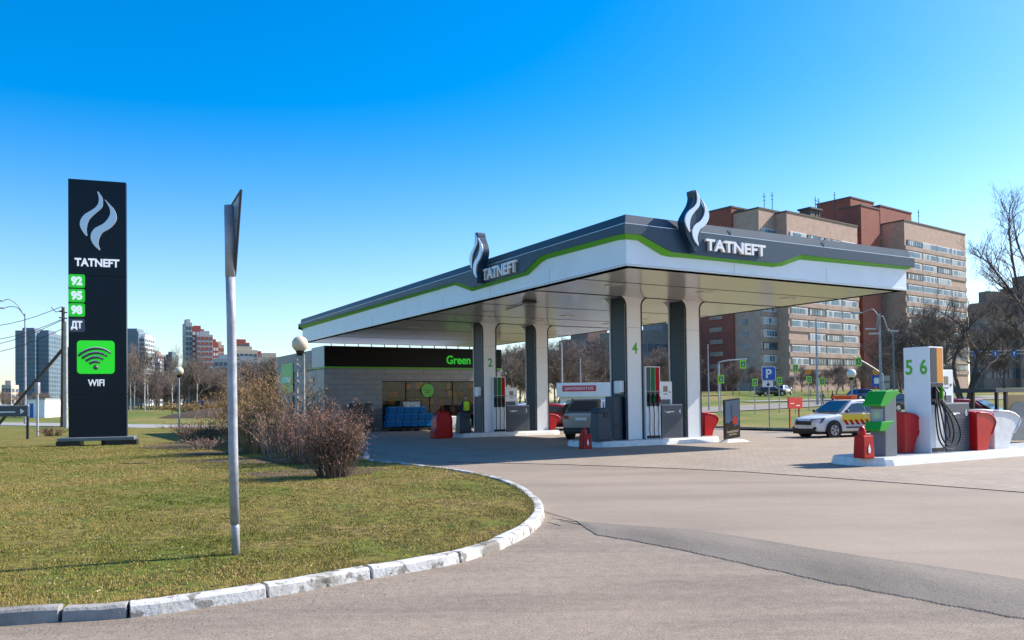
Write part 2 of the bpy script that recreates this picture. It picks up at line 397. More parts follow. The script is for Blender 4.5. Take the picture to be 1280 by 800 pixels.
# smoother asphalt beyond the hump
hump_up = [G(*p) for p in ((722, 652), (745, 654), (800, 658), (870, 663), (950, 675), (1040, 690), (1130, 703), (1215, 715), (1290, 727), (1400, 742))]
hump_lo = [G(*p) for p in ((722, 653), (745, 669), (800, 678), (870, 692), (950, 710), (1040, 730), (1130, 747), (1215, 763), (1290, 777), (1400, 797))]
mid = [(p.x, p.y) for p in hump_up] + [(26, 9), (40, 26), (30, 40), (14.6, 39.9), (9, 48), (-8, 48), (-8.2, 39)] + [(p.x + .05, p.y) for p in K[23:26][::-1]] + [(p.x + .02, p.y) for p in reversed(K[15:23])]
sheet('asphalt_forecourt', mid, 0.005, 'asphalt_mid', 'smooth beige grey asphalt between the hump and the pavers', 'driveway')
pv = [G(560, 578.0), G(700, 581), G(840, 586), G(933, 590.5), G(1010, 596), G(1140, 605.5), G(1290, 617), G(1420, 626)]
pvp = [(p.x, p.y) for p in pv] + [(40, 27), (31, 47), (14.9, 37.2), (10.5, 44), (-8, 47.5), (-8.1, 39), (-4.5, 27)]
sheet('paved_forecourt', pvp, 0.010, 'pavers', 'beige block paved forecourt round the pump islands', 'forecourt')
# drainage joint along the paver edge
m = MB(); m.tube([(p.x, p.y, .009) for p in pv], .008, 5); struct(m.build('paving_joint', 'black'), 'thin dark joint at the edge of the block paving', 'joint')
# hump: raised strip with a ragged lip
def hump():
    n = 420; rows = 9; m = MB(); vs = []; rr_h = [.03 * sin(i * .21) * sin(i * .057) + R.uniform(-.014, .014) for i in range(n + 1)]
    def at(line, t):
        q = t * (len(line) - 1); i = min(int(q), len(line) - 2); return line[i].lerp(line[i + 1], q - i)
    for i in range(n + 1):
        t = i / n; a = at(hump_up, t); b = at(hump_lo, t)
        for j in range(rows + 1):
            s = j / rows; p = a.lerp(b, s); z = .0065 + .034 * sin(pi * s) ** 1.5 * min(1, t * 4)
            if j == rows: z = .001 ; rj = rr_h[i]
            if j == rows - 1: p = a.lerp(b, .985); z = .009
            jit = rr_h[i] if j >= rows - 1 else 0
            vs.append((p.x, p.y + jit, z ))
    fs = [(i * (rows + 1) + j, i * (rows + 1) + j + 1, (i + 1) * (rows + 1) + j + 1, (i + 1) * (rows + 1) + j) for i in range(n) for j in range(rows)]
    m.add(vs, fs); o = m.build('asphalt_hump', 'asphalt_patch', recalc=True)
    if sum(p.normal.z for p in o.data.polygons) < 0: o.data.flip_normals()
    struct(o, 'raised dark band of patched asphalt crossing the driveway', 'hump')
    # crack seam along the lower lip and loose cracks near the kerb
    m = MB()
    for pts in (((690, 648), (712, 651), (735, 654), (752, 657)), ((700, 651), (722, 655), (740, 659)), ((684, 652), (700, 657))):
        m.tube([Vector((G(*p).x, G(*p).y, .0)) + Vector((0, R.uniform(-.04, .04), 0)) for p in pts], [.005, .008, .007, .004][:len(pts)], 5)
    struct(m.build('asphalt_crack', 'black'), 'thin dark cracks along the edge of the patched band', 'crack')
hump()
# small gravel grit on the foreground asphalt
def grit():
    n = 1500; vs = []; fs = []
    for i in range(n):
        t = R.random()
        if t < .6:
            k = R.randrange(2, len(K) - 8); q = K[k].lerp(K[k + 1], R.random()); x = q.x + R.gauss(.15, .22); y = q.y - abs(R.gauss(.12, .3))
        else: x = R.uniform(-6, 9); y = R.uniform(4.5, 11)
        r = R.uniform(.002, .006); o = len(vs)
        vs += [(x - r, y, .004), (x + r, y, .004), (x, y + r * 1.3, .004), (x + R.uniform(-r, r) * .3, y + r * .4, .004 + r * 1.1)]
        fs += [(o, o + 1, o + 3), (o + 1, o + 2, o + 3), (o + 2, o, o + 3)]
    m = MB(); m.add(vs, fs); o = m.build('grit', mat('gritm', (.42, .36, .30), .9, var=.4, scale=30)); o['kind'] = 'stuff'; o['label'] = 'loose grit swept along the kerb and driveway'; o['category'] = 'grit'
grit()
# lawn
LZ = .075
def inset(line, d):
    out = []
    for i, p in enumerate(line):
        a = line[max(i - 1, 0)]; b = line[min(i + 1, len(line) - 1)]; t = (b - a).normalized(); nrm = Vector((-t.y, t.x, 0)); out.append(p + nrm * d)
    return out
KI = inset(KS, .15)
lawn_poly = [(p.x, p.y) for p in KI] + [(-17, 59.5), (-60, 62), (-60, 4.5)]
lawn = sheet('lawn', lawn_poly, LZ, 'lawn', 'patchy olive and dry brown lawn behind the white kerb', 'lawn')
# kerb stones: real blocks with gaps, one structure
def kerb(line, name, mname, label, sl=1.02, w=.15, h=.108, gap=.014, jitter=.008, start=0):
    cum = [0]
    for a, b in zip(line, line[1:]): cum.append(cum[-1] + (b - a).length)
    def at(s):
        for i in range(len(cum) - 1):
            if s <= cum[i + 1] or i == len(cum) - 2:
                t = (s - cum[i]) / (cum[i + 1] - cum[i]); d = (line[i + 1] - line[i]).normalized(); return line[i].lerp(line[i + 1], t), d
    m = MB(); s = start
    while s + .3 < cum[-1]:
        e = min(s + sl * R.uniform(.92, 1.08), cum[-1]); k = 5; dz = R.uniform(-jitter, jitter); dn = R.uniform(-jitter, jitter); rings = []
        for i in range(k + 1):
            p, d = at(s + gap + (e - s - 2 * gap) * i / k); nn = Vector((-d.y, d.x, 0)); p = p + nn * dn
            hh = h + dz + R.uniform(-.004, .004); c = .022 + R.uniform(-.004, .006)
            pr = [(0.0, -.02), (.012, hh - c), (.012 + c, hh), (w - .01, hh), (w, hh - .015), (w, -.02)]
            rings += [p + nn * a + Vector((0, 0, z)) for a, z in pr]
        fs = [(i * 6 + j, i * 6 + (j + 1) % 6, (i + 1) * 6 + (j + 1) % 6, (i + 1) * 6 + j) for i in range(k) for j in range(6)] + [tuple(range(6)), tuple(k * 6 + j for j in range(5, -1, -1))]
        m.add(rings, fs); s = e
    o = m.build(name, mname, bevel=.006); struct(o, label, 'kerb'); return o
kerb(KS[16:], 'kerb', 'kerb_white', 'chipped white painted kerb stones curving round the lawn')
kerb(KS[4:17], 'kerb', 'kerb_grey', 'bare grey kerb stones at the lower left corner of the lawn', sl=.62)
kerb([Vector((29, 48.5, 0)), Vector((14.5, 39.9, 0)), Vector((12.1, 45, 0)), Vector((8.1, 52, 0)), Vector((1.5, 60, 0))][::-1], 'kerb', 'kerb_grey', 'grey kerb between the car park and the far lawn', sl=1.5, jitter=.004)
# soil patches under the bushes
def blob(cx, cy, rx, ry, n=28, s=0):
    rr = random.Random(s); ph = [rr.uniform(0, 6.28) for _ in range(4)]
    return [(cx + rx * cos(t) * (1 + .18 * sin(2 * t + ph[0]) + .12 * sin(5 * t + ph[1])), cy + ry * sin(t) * (1 + .18 * sin(3 * t + ph[2]) + .1 * sin(7 * t + ph[3]))) for t in [2 * pi * i / n for i in range(n)]]
for i, (px, py, rx, ry, lb) in enumerate(((395, 590, 1.7, 1.1, 'bare soil under the nearest dark bush'), (340, 575, 2.2, 1.4, 'bare soil under the tan bushes'), (268, 556, 2.6, 2.6, 'bare soil under the low twiggy bush'), (290, 566, 1.6, 1.1, 'bare soil streak beside the sign pole'))):
    c = G(px, py, LZ); sheet('soil_bed', blob(c.x, c.y, rx, ry, s=i), LZ + .004 + i * .003, 'soil', lb, 'soil')
# path and far roads
def strip(name, pts, w, mname, label, cat, dz=.03):
    vs = []; fs = []; P = []
    for a, b in zip(pts, pts[1:]):
        for k in range(10): P.append(Vector(a).lerp(Vector(b), k / 10))
    P.append(Vector(pts[-1]))
    for i, p in enumerate(P):
        d = (P[min(i + 1, len(P) - 1)] - P[max(i - 1, 0)]).normalized(); nn = Vector((-d.y, d.x))
        for s in (-.5, .5):
            q = p + nn * w * s; vs.append((q.x, q.y, g(q.x, q.y) + dz))
    fs = [(2 * i, 2 * i + 2, 2 * i + 3, 2 * i + 1) for i in range(len(P) - 1)]
    m = MB(); m.add(vs, fs); o = m.build(name, mname, recalc=True)
    if o.data.polygons[0].normal.z < 0: o.data.flip_normals()
    struct(o, label, cat)
mat('path_light', (.30, .285, .28), .8, var=.15, scale=.5)
strip('footpath', [(-80, 96), (-40, 72), (-22, 61), (-12, 58)], 5.0, 'path_light', 'pale footpath crossing the grass behind the tall price pylon', 'path')
strip('far_road', [(-20, 70), (10, 74), (45, 104), (120, 128)], 9, 'road_far', 'far road with parked cars behind the right lawn', 'road', .05)
strip('street', [(30, 107), (60, 112), (140, 126)], 3, 'path_light', 'pale pavement along the far road', 'path', .08)

# near grass blades (modelled, scattered over the lawn)
def grass():
    rng = np.random.default_rng(5)
    poly = np.array(lawn_poly)
    def inside(x, y):
        c = np.zeros(len(x), bool); j = len(poly) - 1
        for i in range(len(poly)):
            xi, yi = poly[i]; xj, yj = poly[j]
            cnd = ((yi > y) != (yj > y)) & (x < (xj - xi) * (y - yi) / (yj - yi + 1e-12) + xi); c ^= cnd; j = i
        return c
    n = 800000
    u = rng.random(n); Y = 5.2 * (34 / 5.2) ** (u ** .85); X = -.70 * Y + rng.random(n) * (.82 * Y)
    k = inside(X, Y); X = X[k]; Y = Y[k]
    # clumpy density
    def waves(lo, hi, k, s):
        r2 = np.random.default_rng(s); o = np.zeros(len(X))
        for _ in range(k):
            q = r2.uniform(lo, hi); th = r2.uniform(0, pi); o += np.sin(q * (X * np.cos(th) + Y * np.sin(th)) + r2.uniform(0, 6.28))
        return o / sqrt(k)
    f = .5 + .20 * waves(1.5, 12, 14, 3) + .0 * np.sin(X * 1.7 + 1.3 * np.sin(Y * 1.1)) + .0 * np.sin(Y * 2.3) + .25 * np.sin(X * 7.1 + 2 * np.sin(Y * 6.0)) * np.sin(Y * 9.3 + 2 * np.sin(X * 5.3))
    k = rng.random(len(X)) < np.clip(f * 2.0 - .5, .06, 1); X = X[k]; Y = Y[k]; f = f[k]; n = len(X)
    h = (.008 + .020 * rng.random(n) + .020 * (f > .8) * rng.random(n)) * (1 + np.clip(Y - 10, 0, 20) * .02); w = .0022 * (Y / 8) + .0012
    a = rng.random(n) * 6.283; lean = rng.normal(0, .55, n); la = rng.random(n) * 6.283
    # rank tufts along the kerb
    ke = np.array([(p.x, p.y) for p in KI]); sel = rng.integers(8, len(KI) - 14, 9000); tt = rng.random(9000)[:, None]
    q = ke[sel] * (1 - tt) + ke[sel + 1] * tt; clump = (np.sin(q[:, 0] * 6) + np.sin(q[:, 1] * 9 + 1) + np.sin(q[:, 0] * 17 + q[:, 1] * 11)) > .2
    q = q[clump]; q = q + rng.normal(0, .02, q.shape) + np.array([-.02, .02]); kx = len(q)
    X = np.concatenate([X, q[:, 0]]); Y = np.concatenate([Y, q[:, 1]]); n = len(X)
    h = np.concatenate([h, .045 + .045 * rng.random(kx)]); w = np.concatenate([w, np.full(kx, .0028)]); a = rng.random(n) * 6.283
    lean = np.concatenate([lean, rng.normal(0, .7, kx)]); la = rng.random(n) * 6.283
    z0 = np.full(n, LZ - .002)
    v = np.zeros((n, 3, 3))
    v[:, 0] = np.stack([X - np.cos(a) * w, Y - np.sin(a) * w, z0], 1); v[:, 1] = np.stack([X + np.cos(a) * w, Y + np.sin(a) * w, z0], 1)
    v[:, 2] = np.stack([X + np.cos(la) * lean * h, Y + np.sin(la) * lean * h, z0 + h], 1)
    me = bpy.data.meshes.new('grass'); me.vertices.add(n * 3); me.vertices.foreach_set('co', v.ravel()); me.loops.add(n * 3); me.polygons.add(n)
    me.loops.foreach_set('vertex_index', np.arange(n * 3, dtype=np.int32)); me.polygons.foreach_set('loop_start', np.arange(0, n * 3, 3, dtype=np.int32))
    big = waves(.4, 2.2, 12, 8) ; r = rng.random(n) * 2.4 - 1.35 + big * .75
    mi = np.where(r > .25, 0, np.where(r > -.25, 1, 2)).astype(np.int32)
    for nm, c in (('blade_green', (.115, .145, .012)), ('blade_olive', (.245, .195, .028)), ('blade_dry', (.40, .28, .09))):
        me.materials.append(mat(nm, c, .8))
    me.polygons.foreach_set('material_index', mi); me.update(calc_edges=True)
    o = bpy.data.objects.new('grass', me); C.objects.link(o); o['kind'] = 'stuff'; o['label'] = 'short mown grass blades, green and dry, on the near lawn'; o['category'] = 'grass'
grass()
# fallen leaves on the lawn
m = MB()
for i in range(2600):
    y = R.uniform(6.5, 26); x = R.uniform(-.66 * y, .02 * y)
    if x > 0.0 or not (x < -1 or y > 9): continue
    a = R.uniform(0, 6.28); r = R.uniform(.006, .022); z = LZ + R.uniform(.012, .026)
    m.add([(x + cos(a) * r, y + sin(a) * r, z), (x - sin(a) * r * .5, y + cos(a) * r * .5, z + .012), (x - cos(a) * r, y - sin(a) * r, z), (x + sin(a) * r * .5, y - cos(a) * r * .5, z + .008)], [(0, 1, 2, 3)])
o = m.build('fallen_leaf', mat('leafdry', (.40, .28, .17), .8, var=.7, scale=1.5), recalc=False); o['kind'] = 'stuff'; o['label'] = 'dry fallen leaves scattered on the near lawn'; o['category'] = 'leaves'

# ---------------------------------------------------------------- fuel canopy
ANG = atan2(.503, .864)
O0 = Vector((3.19, 22.8, 0)); ca, sa = cos(ANG), sin(ANG)
CW, CL, ZS = 12.3, 31.2, 5.30        # width along the front, length, soffit height
def LW(a, b, z=0): return Vector((O0.x + a * ca - b * sa, O0.y + a * sa + b * ca, z))
def WL(p): d = p - O0; return (d.x * ca + d.y * sa, -d.x * sa + d.y * ca)
def FA(px, py, b=0.0):               # front-parallel plane -> (a, z)
    o = LW(0, b); return onplane(px, py, o, ANG)
def FB(px, py, a=0.0):               # left-parallel plane -> (b, z)
    o = LW(a, 0); return onplane(px, py, o, ANG + pi / 2)
can = thing('fuel_canopy', 'large flat fuel station canopy, dark grey over white with a green stripe, on four columns', 'canopy', O0, ANG)
ZT = FA(783, 267.8, -.08)[1]
fg_top = [(0, FA(783, 292, -.17)[1])] + [FA(*p, b=-.17) for p in ((800, 293), (827.5, 308.8), (840, 315), (849, 316), (900, 322.5), (966, 328.7), (976.7, 327.4), (1000.6, 318.3))]
fg_bot = [(0, FA(783, 299.0, -.03)[1])] + [FA(*p, b=-.03) for p in ((797.5, 300.2), (827.5, 318.7), (838, 321), (849, 321.6), (900, 326.3), (966, 333.7), (978, 332.4), (1000.6, 324.2))]
fg_top.append((CW, FA(1137, 333.7, -.17)[1])); fg_bot.append((CW, FA(1137, 337.5)[1]))
lg_top = [(0, fg_top[0][1])] + [FB(*p, a=-.17) for p in ((771, 293.7), (679.5, 318.6), (672.5, 322.6), (656, 339.7), (590.5, 359.4), (569.4, 352.3))] + [(CL, FB(373.8, 408, -.17)[1])]
lg_bot = [(0, fg_bot[0][1])] + [FB(*p) for p in ((774, 299.9), (684.2, 323.7), (677, 328), (660.8, 343.5), (590.5, 364), (569, 356.3))] + [(CL, FB(373.8, 412.4)[1])]
def at_line(line, x): return lerp_pts(line, x)
def ribbon(mb, lo, hi, side, off0, off1, mi=0, L=None):
    """panel between polylines lo(x), hi(x) on the front ('f'), left ('l'), back, right side; off = distance outwards of its face at lo and hi"""
    xs = sorted(set([x for x, _ in lo] + [x for x, _ in hi]))
    P = []
    for x in xs:
        zl = at_line(lo, x); zh = at_line(hi, x)
        e = -1 if x == xs[0] else (1 if x == xs[-1] else 0)
        row = []
        for z, of in ((zl, off0), (zh, off1), (zh, -.3), (zl, -.3)):
            xx = x + (e * of if e else 0)
            if side == 'f': row.append((xx, -of, z))
            elif side == 'l': row.append((-of, xx, z))
            elif side == 'b': row.append((xx, CL + of, z))
            else: row.append((CW + of, xx, z))
        P.append(row)
    vs = [q for r in P for q in r]; fs = []
    for i in range(len(P) - 1):
        for j in (0, 1, 2, 3): fs.append((i * 4 + j, i * 4 + (j + 1) % 4, (i + 1) * 4 + (j + 1) % 4, (i + 1) * 4 + j))
    mb.add(vs, fs, mi)
def const(z, L): return [(0, z), (L, z)]
LG = ZT - .28
for part, mname, loF, hiF, loL, hiL, o0, o1 in (
        ('white_fascia', 'fascia_white', const(ZS, CW), fg_bot, const(ZS, CL), lg_bot, .0, .0),
        ('green_stripe', 'green', fg_bot, fg_top, lg_bot, lg_top, .03, .16),
        ('dark_fascia', 'fascia_dark', fg_top, const(LG, CW), lg_top, const(LG, CL), .20, .20),
        ('parapet', 'fascia_dark', const(LG + .003, CW), const(ZT, CW), const(LG + .003, CL), const(ZT, CL), .10, .06)):
    m = MB(); ribbon(m, loF, hiF, 'f', o0, o1); ribbon(m, loL, hiL, 'l', o0, o1)
    zb0, zb1 = loF[-1][1], hiF[-1][1]
    ribbon(m, const(zb0, CW), const(zb1, CW), 'b', o0, o1); ribbon(m, const(zb0, CL), const(zb1, CL), 'r', o0, o1)
    m.build(part, mname, can)
m = MB(); m.box(-.2, CW + .2, -.2, -.17, LG - .01, LG + .012); m.box(-.2, -.17, -.2, CL + .2, LG - .01, LG + .012); m.build('trim', 'silver', can)
# panel joints on the fascia
def joint(*bx): m = MB(); m.box(*bx); m.build('joint', 'grey_mid', can)
for a in (4.05, 8.15): joint(a, a + .012, -.203, -.2, 6.3, LG - .01); joint(a - .2, a - .19, -.104, -.09, LG + .02, ZT); joint(a, a + .01, -.002, 0, ZS + .02, 5.8)
for b in [3.9 * i for i in range(1, 8)]: joint(-.203, -.2, b, b + .012, 6.3, LG - .01); joint(-.002, .0, b, b + .01, ZS + .02, 5.8)
m = MB(); m.box(-.02, CW + .02, -.02, CL + .02, ZS, ZS + .06); m.build('soffit', 'soffit', can)
m = MB(); m.box(.25, CW - .25, .25, CL - .25, ZS + .1, ZT - .35); m.build('roof', 'grey_mid', can)
m = MB()
for b in (2.6, 9.4, 13.2, 20.6, 26.0): m.box(.05, CW - .05, b, b + .05, ZS - .008, ZS + .01)
m.build('seam', 'black', can)
for a in (2.0, 5.9, 10.0):
    for b in (3.0, 8.0, 11.5, 14.0, 19.0): m = MB(); m.box(a - .22, a + .22, b, b + .44, ZS - .02, ZS + .01); m.build('downlight', mat('lampglass', (.55, .55, .52), .3), can)

# columns
CD = .95
def column(a0, b0, num, number_px):
    a1 = a0 + .75
    m = MB(); m.box(a0 + .045, a1 - .045, b0 + .04, b0 + CD - .04, .15, ZS - .001)
    col = m.build('column', 'dark_gloss', can)
    m = MB(); r = .30
    for y0, y1 in ((b0, b0 + .04), (b0 + CD - .04, b0 + CD)):
        pts = [(a0, .17)] + [(a1, .17)]
        pts += [(a1, ZS - r)] + [(a1 + r - r * cos(t), ZS - r + r * sin(t) - .002) for t in [pi / 2 * i / 6 for i in range(1, 7)]]
        pts += [(a0 - r + r * cos(t), ZS - r + r * sin(t) - .002) for t in [pi / 2 * i / 6 for i in range(6, 0, -1)]] + [(a0, ZS - r)]
        m.vprism(pts, y0, y1)
    m.build('front_panel', 'white_panel', col)
    m = MB()
    for sx, s in ((a0, -1), (a1, 1)):      # black gasket round the opening
        path = [(sx, .16), (sx, ZS - r)] + [(sx + s * (r - r * cos(t)), ZS - r + r * sin(t) - .02) for t in [pi / 2 * i / 6 for i in range(1, 7)]]
        end = (.1 if num else a0 - 1.03) if s < 0 else (a1 + 1.03 if num else CW - .1)
        path.append((end, ZS - .02))
        for (x0, z0), (x1, z1) in zip(path, path[1:]):
            d = Vector((x1 - x0, z1 - z0)); L = d.length
            if L < 1e-5: continue
            d /= L; nx, nz = -d.y * s, d.x * s; w = .055
            nx, nz = (nx * w, nz * w)
            m.add([(x0, b0 - .012, z0), (x1, b0 - .012, z1), (x1 - nx * -1, b0 - .012, z1 - nz * -1), (x0 - nx * -1, b0 - .012, z0 - nz * -1),
                   (x0, b0 + .03, z0), (x1, b0 + .03, z1), (x1 + nx, b0 + .03, z1 + nz), (x0 + nx, b0 + .03, z0 + nz)],
                  [(0, 1, 2, 3), (4, 7, 6, 5), (0, 4, 5, 1), (1, 5, 6, 2), (2, 6, 7, 3), (3, 7, 4, 0)])
    m.build('gasket', 'black', col)
    m = MB(); m.box(a0 - .003, a1 + .003, b0 - .003, b0 + .003, 4.2, 4.206); m.box(a0 + .02, a1 - .02, b0 - .02, b0 + CD + .02, .15, .168); m.build('joint', 'black', col)
    if num:
        _, z = FA(*number_px, b=b0); text('number', num, 'green', col, a0 + .41, z, .24, .40, b0 - .002, .01, .02)
    return col
column(4.15, 5.4, '4', (791, 435)); column(6.95, 5.4, None, None)
column(4.05, 16.0, '2', (606, 453)); column(6.95, 16.0, None, None)

# emblem: flame of two swooshes
def cr_closed(pts, n=4):
    out = []; k = len(pts)
    for i in range(k):
        p0, p1, p2, p3 = [Vector(pts[(i + j - 1) % k]) for j in range(4)]
        for t in [q / n for q in range(n)]:
            out.append(.5 * ((2 * p1) + (p2 - p0) * t + (2 * p0 - 5 * p1 + 4 * p2 - p3) * t * t + (3 * p1 - p0 - 3 * p2 + p3) * t ** 3))
    return out
SW1 = [(275, 175), (298, 208), (303, 240), (297, 268), (262, 305), (235, 340), (224, 385), (226, 428), (205, 405), (190, 368), (195, 335), (215, 305), (255, 275), (278, 245), (282, 210)]
SW2 = [(310, 218), (335, 245), (358, 272), (370, 310), (362, 345), (335, 380), (300, 405), (283, 440), (280, 470), (288, 502), (262, 480), (245, 450), (243, 415), (262, 380), (300, 355), (325, 325), (338, 290), (330, 255)]
SW1 = [((x - 280) / 327, (338 - y) / 327) for x, y in SW1]; SW2 = [((x - 280) / 327, (338 - y) / 327) for x, y in SW2]
BODY = [(205, 80), (268, 80), (285, 140), (318, 200), (348, 262), (360, 320), (338, 400), (285, 480), (250, 560), (236, 670), (150, 550), (100, 440), (92, 372), (140, 290), (195, 210), (214, 140)]
def swoosh(mb, pts, cx, cz, h, y0, y1, sx=1.0):
    P = cr_closed(pts, 3); P = [(cx + p.x * h * sx, cz + p.y * h) for p in P]
    c = (sum(p[0] for p in P) / len(P), sum(p[1] for p in P) / len(P)); n = len(P)
    inner = []
    for i, p in enumerate(P):      # rounded (bevelled) face
        a = P[i - 1]; b = P[(i + 1) % n]; t = Vector((b[0] - a[0], b[1] - a[1])); t = t.normalized() if t.length > 1e-6 else Vector((1, 0)); s = .022 * h
        inner.append((p[0] + t.y * s, p[1] - t.x * s))
    vs = [(p[0], y0, p[1]) for p in P] + [(p[0], y1, p[1]) for p in P]
    fs = [tuple(range(n - 1, -1, -1)), tuple(range(n, 2 * n))] + [(i, (i + 1) % n, n + (i + 1) % n, n + i) for i in range(n)]
    mb.add(vs, fs)
def flame(parent, cx, cz, h, y, thick, body=True, rotz=0, ox=0, oy=0, sx=1.0):
    e = None
    if body:
        m = MB(); P = cr_closed([((x - 226) / 590 * h * sx, (375 - yy) / 590 * h) for x, yy in BODY], 2)
        m.vprism([(cx + p.x, cz + p.y) for p in P], y - thick, y)
        e = m.build('emblem', 'dark_gloss', parent)
        h2 = h * .90; yy = y - thick
        cx2 = cx + .035 * h; cz2 = cz + .055 * h
    else: h2 = h; yy = y; cx2 = cx; cz2 = cz; 
    m = MB(); swoosh(m, SW1, cx2, cz2, h2, yy - .05, yy, sx); swoosh(m, SW2, cx2, cz2, h2, yy - .05, yy, sx)
    o = m.build('flame_logo', 'silver', e or parent, bevel=.012)
    if rotz:
        t = e or o; t.rotation_euler = (0, 0, rotz); t.location = (ox, oy, 0)
    return e or o
a, z = FA(867, 277, -.4); flame(can, a, z, 1.75, -.2, .24, sx=1.05)
a0, _ = FA(882.5, 309, -.28); a1, _ = FA(957, 309, -.28); _, zc = FA(919, 309.5, -.28); h = .34
text('lettering', 'TATNEFT', 'white_txt', can, (a0 + a1) / 2, zc, a1 - a0, h, -.2, .09, .03)
b, z = FB(598, 323, -.4)
f = flame(can, 0, z, 1.78, 0, .30, rotz=-pi / 2, ox=-.2, oy=b, sx=1.12)
b0, _ = FB(603, 337, -.28); b1, _ = FB(645, 337, -.28); _, zc = FB(624, 338, -.28)
t = text('lettering', 'TATNEFT', 'white_txt', can, 0, zc, b0 - b1, .40, 0, .09, .025, rotz=-pi / 2); t.location = (-.2, (b0 + b1) / 2, 0)
# aerials / cable clutter on the canopy soffit
m = MB(); m.box(1.3, 1.75, 7.5, 7.75, ZS - .12, ZS - .01); m.tube([(1.5, 7.7, ZS - .06), (1.9, 9, ZS - .05), (2.2, 10.5, ZS - .03)], .02, 5); m.build('cable_box', 'black', can)
# ---------------------------------------------------------------- pump islands
KH = .20
def local_thing(name, label, cat, a, b, z=0, group=None, dr=0):
    return thing(name, label, cat, LW(a, b, z), ANG + dr, group)
def island(a0, a1, b0, b1, label, label_group='pump islands'):
    t = local_thing('pump_island', label, 'pump island', a0, b0, 0, label_group); L = a1 - a0; W = b1 - b0; m = MB()
    def outline(ins):
        r = W / 2 - ins; P = []
        for cx, s0 in ((L - W * .35, -pi / 2), (W * .35, pi / 2)):
            for i in range(9):
                th = s0 + pi * i / 8; P.append((cx + .7 * r * cos(th), W / 2 + r * sin(th)))
        return P
    m.prism(outline(0), -.01, KH - .05, 0, outline(.045)); m.prism(outline(.045), KH - .0495, KH, 0, outline(.075))
    m.build('kerb', 'white_paint', t)
    m = MB(); m.prism(outline(.16), KH + .001, KH + .004); m.build('top_surface', 'grey_light', t)
    return t
a4l = FA(742, 560, 4.75)[0]; a4r = FA(913, 555, 4.75)[0]
island(a4l, a4r, 4.75, 7.0, 'white kerbed pump island under the front columns, number 4')
a2l = FA(569, 547, 15.4)[0]; a2r = FA(709, 545, 15.4)[0]
island(a2l, a2r, 15.4, 17.5, 'white kerbed pump island under the rear columns, number 2')
a5l = FA(1060, 580, -5.95)[0] + 1.05
island(a5l, a5l + 11.5, -5.95, -4.3, 'long white kerbed island in the open at right, pumps 5 and 6')

